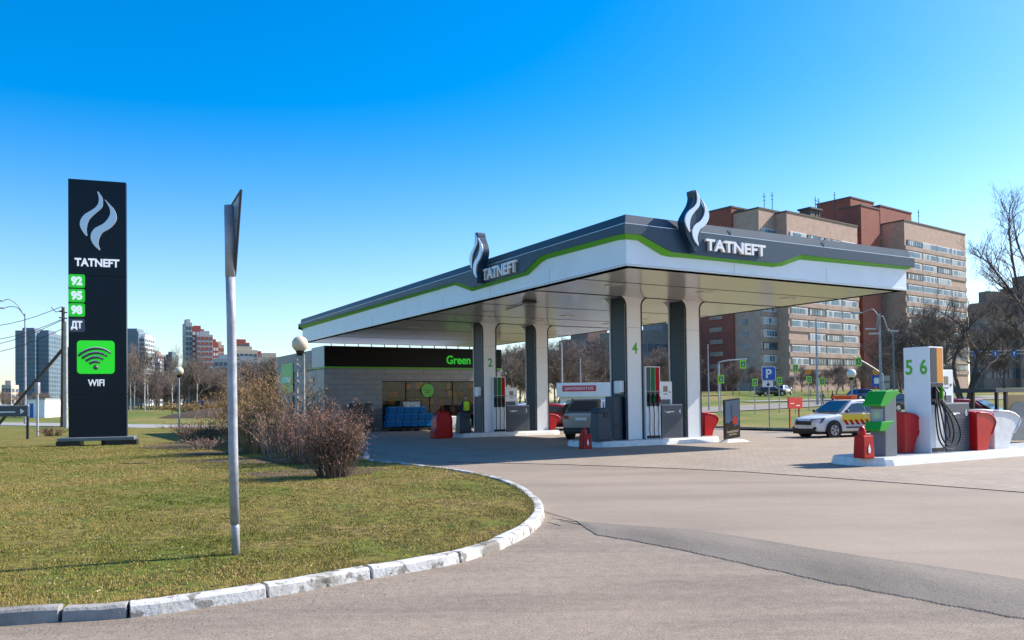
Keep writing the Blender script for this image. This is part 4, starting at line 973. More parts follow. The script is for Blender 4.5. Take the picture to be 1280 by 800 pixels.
# ---------------------------------------------------------------- globe lamps
def globe_lamp(px, pyb, pyg, rpx, label, globe, double=False, z=None, Y=None):
    b = G(px, pyb, LZ) if Y is None else T(px, Y)
    D = b.y; gz = P3(px, pyg, D).z - b.z; r = rpx * D / FPX
    t = thing('globe_lamp', label, 'street lamp', b, 0)
    m = MB()
    if double:
        for s in (-1, 1): m.tube([(s * .10, 0, .75), (s * .10, 0, gz - r * 1.3)], .038, 8)
        n = 9
        for i in range(n):
            z0 = .8 + (gz - r * 1.4 - .8) * i / n; z1 = .8 + (gz - r * 1.4 - .8) * (i + 1) / n; s = 1 if i % 2 else -1
            m.tube([(s * .1, 0, z0), (-s * .1, 0, z1)], .022, 6)
        m.tube([(0, 0, -.05), (0, 0, .9)], .07, 8)
    else: m.tube([(0, 0, -.05), (0, 0, gz - r)], .05, 8)
    m.build('pole', 'conc' if double else 'pole_grey', t)
    m = MB(); m.lathe([(.06, gz - r * 1.45), (r * .42, gz - r * 1.25), (r * .55, gz - r * .85), (r * .3, gz - r * .8)], 16); m.build('neck', 'black', t)
    m = MB(); m.sphere((0, 0, gz), r, 24, 16); m.build('globe', globe, t, smooth=True)
globe_lamp(376, 572, 430, 10, 'globe lamp on a twin lattice pole by the dark bush and the shop wall', 'brass_globe', True)
globe_lamp(224, 541, 464, 5.6, 'slim globe lamp standing on the lawn edge by the pale footpath', 'brass_globe')
globe_lamp(1065, 500, 467, 5.6, 'white globe lamp above the patrol car, beyond the car park', 'globe_white', Y=52)

# ---------------------------------------------------------------- bushes
mat('twig_dark', (.17, .105, .078), .85, var=.5, scale=2.5); mat('twig_grey', (.27, .20, .155), .85, var=.4, scale=3); mat('twig_tan', (.34, .205, .095), .85, var=.5, scale=2)
mat('dead_leaf', (.32, .15, .095), .8, var=.6, scale=7); mat('tan_leaf', (.30, .19, .07), .8, var=.5, scale=5)
def tri_tube(vs, fs, pts, r0, r1):
    k = len(pts); o = len(vs)
    for i, p in enumerate(pts):
        r = r0 + (r1 - r0) * i / (k - 1)
        vs += [(p.x + r, p.y, p.z), (p.x - r * .5, p.y + r * .87, p.z), (p.x - r * .5, p.y - r * .87, p.z)]
    for i in range(k - 1):
        for j in range(3): fs.append((o + i * 3 + j, o + i * 3 + (j + 1) % 3, o + i * 3 + 3 + (j + 1) % 3, o + i * 3 + 3 + j))
def bush(name, label, base, h, rx, ry, nst, seed, wood, leaf, nleaf, spread=1.0, tw=.0, group=None, upright=.6, lf=.02):
    rr = random.Random(seed); vs = []; fs = []; tips = []
    for i in range(nst):
        a = rr.uniform(0, 6.283); q = rr.random() ** .5; b0 = Vector((cos(a) * rx * .45 * q, sin(a) * ry * .45 * q, -.02))
        top = Vector((cos(a) * rx * q * spread, sin(a) * ry * q * spread, h * rr.choice((rr.uniform(.5, .9), rr.uniform(.7, 1.04))) * (1 - .30 * q * q)))
        top.x += rr.gauss(0, .08) * rx; top.y += rr.gauss(0, .08) * ry
        k = 6; pts = []
        w1 = Vector((rr.gauss(0, 1), rr.gauss(0, 1), 0)) * .05 * h
        for j in range(k + 1):
            s = j / k; p = b0.lerp(top, s); p.z = b0.z + (top.z - b0.z) * s ** upright; p += w1 * sin(s * 5) + Vector((rr.gauss(0, .012), rr.gauss(0, .012), 0)) * h; pts.append(p)
        tri_tube(vs, fs, pts, .011 * (1 + tw), .003)
        for q2 in range(rr.randint(7, 11)):
            s = rr.uniform(.2, .98) * k; j = min(int(s), k - 1); p = pts[j].lerp(pts[j + 1], s - j)
            d = Vector((rr.gauss(0, 1), rr.gauss(0, 1), rr.uniform(.1, 1.2))).normalized(); L = rr.uniform(.12, .34) * h * .6
            p1 = p + d * L * .5 + Vector((rr.gauss(0, .02), rr.gauss(0, .02), 0)); p2 = p + d * L + Vector((rr.gauss(0, .03), rr.gauss(0, .03), rr.gauss(0, .03)))
            tri_tube(vs, fs, [p, p1, p2], .005 * (1 + tw), .0022)
            tips.append(p1); tips.append(p2)
            for q3 in range(3):
                e = p.lerp(p2, rr.uniform(.3, .95)); d2 = Vector((rr.gauss(0, 1), rr.gauss(0, 1), rr.gauss(.3, .8))).normalized(); e2 = e + d2 * rr.uniform(.05, .14) * h * .6
                tri_tube(vs, fs, [e, e2], .003 * (1 + tw), .0015); tips.append(e2)
    t = thing(name, label, 'bush', base, 0, group)
    m = MB(); m.add(vs, fs); m.build('branches', wood, t, recalc=False)
    if nleaf:
        vs = []; fs = []
        for i in range(nleaf):
            p = rr.choice(tips) + Vector((rr.gauss(0, .02), rr.gauss(0, .02), rr.gauss(0, .02)))
            a = Vector((rr.gauss(0, 1), rr.gauss(0, 1), rr.gauss(0, 1))).normalized(); b = a.orthogonal().normalized(); r = lf * rr.uniform(.6, 1.3); o = len(vs)
            vs += [p - a * r, p + b * r * .5, p + a * r, p - b * r * .5]; fs.append((o, o + 1, o + 2, o + 3))
        m = MB(); m.add(vs, fs); m.build('foliage', leaf, t, recalc=False)
    return t
def GB(px, py): p = G(px, py, LZ); return p
bush('twiggy_bush', 'dense dark twiggy bush with withered leaves, nearest the kerb, before the shop wall', GB(417, 596), 1.75, .78, .8, 120, 11, 'twig_dark', 'dead_leaf', 3400, 1.0, .3, None, .75, .02)
bush('twiggy_bush', 'dark leafless bush just left of and behind the nearest bush', GB(376, 580), 1.95, 1.0, .9, 50, 12, 'twig_dark', 'dead_leaf', 1200, 1.05, .4, None, .7, .022)
bush('twiggy_bush', 'tall tan leafless bush behind the thin sign pole', GB(338, 566), 2.9, 1.7, 1.2, 100, 13, 'twig_tan', 'tan_leaf', 2600, 1.1, .8, None, .6, .03)
bush('twiggy_bush', 'orange-brown bush between the sign pole and the shop banner', GB(305, 557), 2.6, 1.5, 1.2, 80, 14, 'twig_tan', 'tan_leaf', 1800, 1.1, .9, None, .6, .03)
bush('twiggy_bush', 'grey-brown bush at the foot of the twin pole lamp', GB(352, 572), 1.6, 1.3, .9, 36, 15, 'twig_grey', 'dead_leaf', 700, 1.1, .6, None, .6, .03)
bush('twiggy_bush', 'low spreading brown bush left of the sign pole below the slim globe lamp', GB(252, 553), 1.05, 1.8, .9, 80, 16, 'twig_dark', 'dead_leaf', 900, 1.1, .8, None, .55, .03)
bush('twiggy_bush', 'very low scrubby bush nearer the camera than the spreading bush', GB(262, 562), .5, 1.1, .6, 50, 17, 'twig_grey', 'dead_leaf', 300, 1.1, .4, None, .55, .025)
bush('twiggy_bush', 'small reddish scrub left of the dark pylon', GB(66, 545), .55, .9, .6, 45, 18, 'twig_dark', 'dead_leaf', 300, 1.1, .8, None, .55, .03)
bush('twiggy_bush', 'pale twiggy bush standing against the corner of the shop side wall', GB(392, 556), 2.0, 1.0, .8, 70, 19, 'twig_grey', 'dead_leaf', 0, 1.1, .8, None, .6, .03)

# ---------------------------------------------------------------- bare trees
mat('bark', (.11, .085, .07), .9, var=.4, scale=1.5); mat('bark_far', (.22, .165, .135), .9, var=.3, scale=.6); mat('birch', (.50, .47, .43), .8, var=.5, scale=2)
def tree_mesh(seed, H, levels=5, spread=.55, trunk=.16, fork=.25, nb=4, tw=.018, straight=.0, sides=5):
    rr = random.Random(seed); V = {0: [[], []], 1: [[], []]}
    def tubeN(which, pts, r0, r1, n):
        vs, fs = V[which]; k = len(pts); o = len(vs)
        for i, p in enumerate(pts):
            r = r0 + (r1 - r0) * i / (k - 1); d = (pts[min(i + 1, k - 1)] - pts[max(i - 1, 0)]).normalized(); x = d.orthogonal().normalized(); y = d.cross(x)
            vs += [tuple(p + (x * cos(2 * pi * j / n) + y * sin(2 * pi * j / n)) * r) for j in range(n)]
        for i in range(k - 1):
            for j in range(n): fs.append((o + i * n + j, o + i * n + (j + 1) % n, o + (i + 1) * n + (j + 1) % n, o + (i + 1) * n + j))
    def grow(p, d, L, r, lev):
        k = 4 if lev < 3 else 3; pts = [p]; q = p; dd = d.copy()
        for i in range(k):
            dd = (dd + Vector((rr.gauss(0, 1), rr.gauss(0, 1), rr.gauss(.25, .6))) * (.10 + .05 * lev) * (1 - straight * (lev == 0))).normalized(); q = q + dd * L / k; pts.append(q)
        r1 = max(r * .62, tw * .4)
        tubeN(0 if lev <= 0 else 1, pts, r, r1, sides if lev < 2 else 3)
        if lev >= levels: return
        n = nb + rr.randint(0, 2) if lev > 0 else nb + 3
        for i in range(n):
            s = rr.uniform(.35 if lev else fork, 1.0) * k; j = min(int(s), k - 1); b = pts[j].lerp(pts[j + 1], s - j)
            a = rr.uniform(0, 6.283); o = dd.orthogonal().normalized(); o2 = dd.cross(o); side = o * cos(a) + o2 * sin(a)
            nd = (dd * (1 - spread) + side * spread * rr.uniform(.6, 1.3) + Vector((0, 0, .18))).normalized()
            grow(b, nd, L * rr.uniform(.50, .74), r1 * rr.uniform(.45, .7), lev + 1)
        grow(q, dd, L * .62, r1, lev + 1)
    grow(Vector((0, 0, -.1)), Vector((0, 0, 1)), H * .42, trunk, 0)
    zmax = max(v[2] for v in V[1][0]); k = H / zmax
    for w in V: V[w][0] = [tuple(c * k for c in v) for v in V[w][0]]
    return V
def tree(name, label, loc, V, bark, rotz=0, scale=1, group=None):
    t = thing(name, label, 'tree', loc, rotz, group); t.scale = (scale,) * 3
    m = MB(); m.add(*V[0]); m.build('trunk', bark if bark == 'birch' else bark, t, recalc=False)
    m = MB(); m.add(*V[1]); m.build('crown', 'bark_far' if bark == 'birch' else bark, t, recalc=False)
    return t
protos = [tree_mesh(s, 10, 5, sp, .17, .25, nb, .035) for s, sp, nb in ((1, .55, 3), (2, .48, 3), (5, .62, 3))]
birchV = tree_mesh(9, 12, 4, .40, .10, .35, 3, .03, straight=.8)
used = {}
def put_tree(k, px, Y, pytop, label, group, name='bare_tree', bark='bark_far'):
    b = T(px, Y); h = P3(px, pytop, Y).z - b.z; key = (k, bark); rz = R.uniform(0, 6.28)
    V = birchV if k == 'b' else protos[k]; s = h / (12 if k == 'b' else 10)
    if key not in used: used[key] = tree(name, label, b, V, bark, rz, s, group)
    else:
        o = dup(used[key], b, rz, s, label, group)
        o.name = name
# left wood behind the lawn
def wood(x0, x1, n, Y0, Y1, t0, t1, label, group, ks=(0, 1, 2)):
    for i in range(n):
        px = x0 + (x1 - x0) * (i + R.uniform(.1, .9)) / n; put_tree(R.choice(ks), px, R.uniform(Y0, Y1), R.uniform(t0, t1), label, group)
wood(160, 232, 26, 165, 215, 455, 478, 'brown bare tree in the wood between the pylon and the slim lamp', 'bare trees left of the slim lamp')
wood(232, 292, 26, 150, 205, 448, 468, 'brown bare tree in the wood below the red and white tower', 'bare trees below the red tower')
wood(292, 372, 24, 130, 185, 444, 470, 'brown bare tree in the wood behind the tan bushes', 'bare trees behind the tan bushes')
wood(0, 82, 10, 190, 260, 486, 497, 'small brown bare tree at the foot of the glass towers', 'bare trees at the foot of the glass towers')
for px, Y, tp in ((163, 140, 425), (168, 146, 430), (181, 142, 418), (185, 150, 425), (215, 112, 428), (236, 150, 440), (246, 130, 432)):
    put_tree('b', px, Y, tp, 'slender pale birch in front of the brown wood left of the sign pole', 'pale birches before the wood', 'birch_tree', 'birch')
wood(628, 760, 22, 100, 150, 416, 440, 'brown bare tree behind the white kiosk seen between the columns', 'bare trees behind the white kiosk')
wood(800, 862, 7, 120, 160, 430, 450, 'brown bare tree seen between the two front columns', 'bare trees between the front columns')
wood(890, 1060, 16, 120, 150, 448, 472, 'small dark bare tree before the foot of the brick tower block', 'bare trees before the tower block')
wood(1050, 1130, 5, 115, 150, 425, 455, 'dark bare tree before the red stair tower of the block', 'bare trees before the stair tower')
put_tree(0, 1155, 105, 378, 'tall dark bare tree directly behind pump 5', None, bark='bark')
put_tree(2, 1185, 98, 375, 'tall dark bare tree right of pump 6, before the long balconies', None, bark='bark')
put_tree(1, 1128, 112, 398, 'bare tree left of pump 5 before the tower block', None, bark='bark')
put_tree(0, 1258, 112, 395, 'bare tree before the brown house at the right edge', None, bark='bark')
# forked dark tree at right
def fork_tree(px, Y, label, limbs, r, seed, H=3.0):
    b = T(px, Y); rr = random.Random(seed); t = thing('forked_tree', label, 'tree', b); m = MB(); mt = MB()
    mt.tube([(0, 0, -.2), (0, 0, .35)], [r * 1.3, r * 1.15], 8); tk = mt.build('trunk', 'bark', t)
    vs = []; fs = []
    def twig(p, d, L, rad, lev):
        pts = [p]; q = p; dd = d.copy()
        for i in range(4):
            dd = (dd + Vector((rr.gauss(0, 1), rr.gauss(0, 1), rr.gauss(.12, .7))) * .18).normalized(); q = q + dd * L / 4; pts.append(q)
        tri_tube(vs, fs, pts, rad, rad * .5)
        if lev < 4:
            for i in range(4 if lev < 3 else 3):
                s = rr.uniform(.25, 1) * 4; j = min(int(s), 3); bb_ = pts[j].lerp(pts[j + 1], s - j); nd = (dd * .7 + Vector((rr.gauss(0, 1), rr.gauss(0, 1), rr.gauss(.2, .8))).normalized() * .6).normalized()
                twig(bb_, nd, L * rr.uniform(.5, .75), rad * .52, lev + 1)
    for limb in limbs:
        pts = [Vector((0, 0, .2))]
        for (x_, y_) in limb: p = P3(x_, y_, Y + rr.uniform(-1.5, 1.5)) ; pts.append(Vector((p.x - b.x, rr.uniform(-1.2, 1.2) * len(pts) * .5, p.z - b.z)))
        pts = smooth_line(pts, 4); k = len(pts); mm = [r * (1 - .8 * i / (k - 1)) * .8 for i in range(k)]; m.tube(pts, mm, 6)
        for i in range(k // 3, k):
            for c in range(2 if i < k - 3 else 3):
                d = (pts[i] - pts[i - 1]).normalized(); nd = (d * .6 + Vector((rr.gauss(0, .8), rr.gauss(0, .8), rr.uniform(-.1, .9)))).normalized(); twig(pts[i], nd, H * rr.uniform(.5, 1.1) * (1.2 - .6 * i / k), mm[i] * .45 + .01, 1)
    m.build('limb', 'bark', t); m = MB(); m.add(vs, fs); m.build('twigs', 'bark', t, recalc=False)
fork_tree(1207, 62, 'dark forked bare tree spreading low limbs right of pump 6', [[(1190, 462), (1165, 430), (1150, 405)], [(1198, 455), (1200, 415), (1195, 385)], [(1225, 455), (1245, 425), (1268, 400)], [(1232, 468), (1262, 445), (1290, 425)], [(1215, 450), (1228, 410), (1235, 385)]], .20, 31, 2.0)
fork_tree(1330, 46, 'tall bare tree reaching into the frame from the right edge against the sky', [[(1300, 400), (1262, 330), (1235, 318)], [(1305, 380), (1275, 300), (1240, 270)], [(1315, 380), (1295, 310), (1272, 262)], [(1300, 420), (1260, 372), (1228, 352)], [(1300, 430), (1262, 405), (1232, 400)]], .13, 32, 1.7)

# ---------------------------------------------------------------- utility poles, street lamps, wires
ub = T(78, 66); 
t = thing('utility_pole', 'dark wooden utility pole with a diagonal strut beside the pylon', 'utility pole', ub)
def U3(px, py, dy=0): p = P3(px, py, 66 + dy); return Vector((p.x - ub.x, p.y - ub.y, p.z - ub.z))
m = MB(); m.tube([(0, 0, -.2), U3(79, 384)], [.17, .12], 8); m.build('pole', 'wood', t)
m = MB(); m.tube([U3(77, 438), U3(50, 470), U3(-4, 533)], .13, 8); m.build('strut', 'wood', t)
m = MB(); m.tube([U3(74, 389), U3(84, 391)], .05, 5); m.tube([U3(74, 397), U3(84, 398)], .05, 5); m.tube([U3(64, 384), U3(70, 390), U3(78, 388)], .03, 5); m.build('crossarm', 'black', t)
t = thing('concrete_pole', 'pale concrete pole standing tight beside the wooden pole and the pylon', 'utility pole', T(82.3, 64)); m = MB(); b = t.location; m.tube([(0, 0, -.2), (0, 0, P3(82, 402, 64).z - b.z)], [.16, .12], 8); m.build('pole', 'conc', t)
for i, (ya, yb) in enumerate(((403, 383), (421, 399), (430, 400), (439, 411))):
    w = thing('overhead_wire', 'thin overhead wire running left from the wooden pole', 'wire', ub, 0, 'overhead wires at the left')
    A = U3(78, yb - 0); B = U3(-60, ya + 8, -6); m = MB(); m.tube([A.lerp(B, s / 8) - Vector((0, 0, .5 * sin(pi * s / 8))) for s in range(9)], .022, 4); m.build('wire', 'black', w)
def lamp_post(px, Y, pytop, label, arms, r=.11, matn='pole_grey'):
    b = T(px, Y); h = P3(px, pytop, Y).z - b.z; t = thing('street_lamp', label, 'street lamp', b); m = MB(); m.tube([(0, 0, -.2), (0, 0, h)], [r, r * .55], 8); m.build('pole', matn, t)
    for (ax_, ay) in arms:
        p = P3(ax_, ay, Y); e = Vector((p.x - b.x, 0, p.z - b.z)); m = MB(); m.tube(smooth_line([Vector((0, 0, h - .3)), Vector((e.x * .35, 0, h + (e.z - h) * .4 + .3)), Vector((e.x * .75, 0, e.z + .12)), e], 3), .035, 6); m.build('arm', matn, t)
        m = MB(); s = 1 if e.x > 0 else -1; m.box(min(e.x, e.x + s * .8), max(e.x, e.x + s * .6), -.11, .11, e.z - .07, e.z + .05); m.build('lamp_head', 'grey_light', t, bevel=.04)
lamp_post(31.5, 74, 392, 'tall street lamp with two curved arms left of the wooden pole', ((4, 376), (6, 385)), .12)
lamp_post(1101.5, 62, 392, 'tall grey lamp post with arms right of the globe lamp', ((1077, 391), (1095, 411), (1113, 414)), .13)
lamp_post(1118, 60, 415, 'dark slim mast right of the tall grey lamp post', ((1100, 417),), .09, 'grey_mid')
lamp_post(1022, 92, 398, 'thick street mast behind the red board', (), .16)
lamp_post(703, 82, 428, 'lamp post seen behind the white kiosk', ((692, 436),), .10, 'grey_light')
lamp_post(726, 84, 448, 'short lamp post behind the kiosk, right of the taller one', (), .09)
lamp_post(886, 80, 430, 'slim mast right of the front right column', (), .08)

# ---------------------------------------------------------------- signs
def plate(t, px, py, Y, w, h, c, b, sub=None, subc='white_txt', name='sign_plate', y0=-.06):
    p = P3(px, py, Y); x = p.x - b.x; z = p.z - b.z; m = MB(); m.box(x - w / 2, x + w / 2, y0 - .03, y0, z - h / 2, z + h / 2); o = m.build(name, c, t)
    if sub: m = MB(); m.box(x - w * sub / 2, x + w * sub / 2, y0 - .04, y0 - .031, z - h * sub / 2, z + h * sub / 2); m.build('symbol_field', subc, o)
    return o, x, z
def walker(o, x, z, s, y):
    m = MB(); m.disc_y(x, y - .012, z + .36 * s, .07 * s, y, 10)
    m.vprism([(x - .07 * s, z + .26 * s), (x + .08 * s, z + .26 * s), (x + .05 * s, z - .02 * s), (x + .2 * s, z - .36 * s), (x + .1 * s, z - .38 * s), (x, z - .1 * s), (x - .12 * s, z - .38 * s), (x - .22 * s, z - .36 * s), (x - .06 * s, z)], y - .012, y)
    m.build('walking_figure', 'white_txt', o)
cross = [(901, 474, 62), (943.5, 478, 70), (974, 476, 72), (994, 460, 70), (1011, 474.5, 75), (1027, 477, 70)]
for i, (px, py, Y) in enumerate(cross):
    nb_ = ['just right of the front right column', 'left of the blue parking sign', 'just right of the blue parking sign', 'higher than its neighbours, over the parked silver car', 'under an orange disc, left of the thick mast', 'just right of the thick street mast'][i]
    b = T(px, Y); t = thing('crossing_sign', 'green-yellow pedestrian crossing sign ' + nb_, 'road sign', b, 0)
    m = MB(); m.tube([(0, 0, -.1), (0, 0, P3(px, py - 4, Y).z - b.z)], .04, 6); m.build('pole', 'pole_grey', t)
    o, x, z = plate(t, px, py, Y, .46, .62, 'sign_lime', b, .66, 'sign_green'); walker(o, x, z, .34, -.10)
    if i == 4:
        m = MB(); zz = P3(px, 465, Y).z - b.z; m.disc_y(0, -.1, zz, .24, -.06, 16); m.build('orange_disc', 'orange', t)
def arm_sign(px0, pyb, px1, py1, spx, spy, Y, label):
    b = T(px0, Y); t = thing('crossing_gantry', label, 'road sign', b); e = P3(px1, py1, Y); k = P3(px0, pyb, Y); h = k.z - b.z; ex = e.x - b.x
    m = MB(); m.tube(smooth_line([Vector((0, 0, -.1)), Vector((0, 0, h - .6)), Vector((ex * .12, 0, h)), Vector((ex, 0, e.z - b.z))], 4), .06, 7); m.build('arm_post', 'grey_light', t)
    o, x, z = plate(t, spx, spy, Y, .48, .66, 'sign_lime', b, .66, 'sign_green'); walker(o, x, z, .34, -.10)
arm_sign(899, 452, 934, 449, 928.5, 455.5, 66, 'bent arm post carrying a green-yellow crossing sign right of the front columns')
arm_sign(1104, 465, 1068, 446, 1072.5, 452, 63, 'arm from the tall lamp post carrying a green-yellow crossing sign over the globe lamp')
b = T(1095, 64); t = thing('traffic_sign_post', 'post with an orange disc above a blue sign left of the tall lamp post', 'road sign', b)
m = MB(); m.tube([(0, 0, -.1), (0, 0, P3(1095, 463, 64).z - b.z)], .04, 6); m.build('pole', 'pole_grey', t); plate(t, 1095, 476, 64, .75, .9, 'blue', b, .5); m = MB(); m.disc_y(0, -.1, P3(1095, 465, 64).z - b.z, .25, -.05, 16); m.build('orange_disc', 'orange', t)
b = T(1107, 66); t = thing('notice_board', 'small pale stacked notice plates right of the tall lamp post', 'sign', b); m = MB(); m.tube([(0, 0, 0), (0, 0, 2.2)], .04, 6); m.build('pole', 'pole_grey', t)
plate(t, 1107, 473, 66, .6, .45, 'grey_light', b); plate(t, 1107, 482, 66, .6, .45, 'grey_light', b, y0=-.05)
# parking sign
b = G(962, 533.5, 0); Y = b.y; t = thing('parking_sign', 'blue square P parking sign with a white plate below, on the right lawn edge', 'road sign', b)
m = MB(); m.tube([(0, 0, -.1), (0, 0, P3(962, 458, Y).z)], .035, 8); m.build('pole', 'pole_grey', t)
k = Y / FPX; zc = P3(961, 467, Y).z; x = P3(960.5, 467, Y).x - b.x; w = 17.5 * k; h = 17.5 * k
m = MB(); m.vprism(rrect(x, zc, w, h, .06), -.06, -.04); o = m.build('sign_plate', 'white_txt', t); m = MB(); m.vprism(rrect(x, zc, w * .92, h * .92, .05), -.07, -.061); o2 = m.build('blue_field', 'blue', o); text('lettering', 'P', 'white_txt', o, x, zc, w * .42, h * .64, -.071, .01, .03)
z2 = P3(960, 480, Y).z; m = MB(); m.box(x - w * .45, x + w * .3, -.06, -.04, z2 - .17, z2 + .17); pl = m.build('lower_plate', 'white_txt', t); m = MB(); m.disc_y(x - .05, -.066, z2 - .04, .08, -.061, 12); m.box(x - .07, x - .02, -.066, -.061, z2, z2 + .12); m.box(x - .02, x + .1, -.066, -.061, z2 - .02, z2 + .01); m.build('symbol', 'black', pl)
# red board on two posts
b = G(989, 534.5, 0); Y = b.y; t = thing('red_board', 'faded red notice board on two red posts in the right lawn', 'notice board', b, .75)
m = MB(); m.box(-.3, 1.25, -.03, .03, P3(989, 511, Y).z, P3(989, 497, Y).z); o = m.build('board', 'red_box', t, bevel=.01); m = MB(); m.box(.55, .95, -.036, -.031, 1.18, 1.22); m.box(-.1, .3, -.036, -.031, 1.3, 1.33); m.build('lettering_line', 'white_txt', o)
for xx in (-.02, 1.0): m = MB(); m.box(xx - .035, xx + .035, .031, .09, -.05, 1.55); m.build('post', 'red_box', t)
# gantry with blue signs at right
b = T(1300, 84); t = thing('sign_gantry', 'white overhead gantry bar with blue road signs at the right edge', 'road sign', b)
m = MB(); p0 = P3(1204, 440, 84); p1 = P3(1300, 437, 84); p2 = P3(1204, 444, 84); p3 = P3(1300, 441.5, 84)
for q0, q1 in ((p0, p1), (p2, p3)): m.tube([(q0.x - b.x, 0, q0.z - b.z), (q1.x - b.x, 0, q1.z - b.z)], .05, 6)
m.tube([(0, 0, -.1), (0, 0, p1.z - b.z + .2)], .13, 8); m.build('frame', 'grey_light', t)
for px, py in ((1220, 441.5), (1243.5, 442), (1267, 442)):
    p = P3(px, py, 84); m = MB(); m.disc_y(p.x - b.x, -.1, p.z - b.z, .36, -.06, 18); o = m.build('blue_sign', 'blue', t); m = MB(); x = p.x - b.x; z = p.z - b.z; m.vprism([(x - .04, z - .2), (x + .04, z - .2), (x + .04, z + .05), (x + .12, z + .05), (x, z + .22), (x - .12, z + .05), (x - .04, z + .05)], -.11, -.101); m.build('arrow', 'white_txt', o)
# direction board bottom left and post
b = G(34, 549, LZ); Y = b.y; k = Y / FPX
t = thing('direction_board', 'low dark sign board with a white arrow at the left edge of the lawn', 'direction sign', b)
zt_ = P3(34, 507.5, Y).z - b.z; zb2 = P3(34, 520.5, Y).z - b.z; xl_ = P3(-30, 510, Y).x - b.x
m = MB(); m.box(xl_, .05, -.05, .05, zb2, zt_); bo = m.build('board', mat('boardg', (.05, .065, .085), .4), t, bevel=.01); m = MB(); m.box(xl_ - .02, .07, -.06, .06, zt_ + .001, zt_ + .05); m.build('top_rail', 'grey_light', t)
for x in (.02, xl_ + .05): m = MB(); m.box(x - .045, x + .045, -.045, .045, -.05, zb2); m.build('post', 'black', t)
zc = (zt_ + zb2) / 2; m = MB(); m.vprism([(-.30, zc + .13), (-.09, zc), (-.30, zc - .13)], -.062, -.051); m.box(-1.35, -.55, -.062, -.051, zc - .06, zc + .0); m.vprism([(-1.75, zc + .15), (-1.6, zc + .02), (-1.5, zc + .05), (-1.7, zc - .16), (-1.85, zc - .05)], -.062, -.051); m.build('arrow', 'white_txt', bo)
b = G(47, 545, LZ); Y = b.y; t = thing('sign_post', 'short grey post with a small edge-on sign beside the direction board', 'road sign', b)
m = MB(); m.tube([(0, 0, -.05), (0, 0, P3(46.5, 484, Y).z - b.z)], .06, 8); m.build('pole', 'grey_light', t); m = MB(); z = P3(46, 490, Y).z; m.box(-.09, .09, -.12, .10, z - .15, z + .45); m.build('sign_plate', 'pole_grey', t)

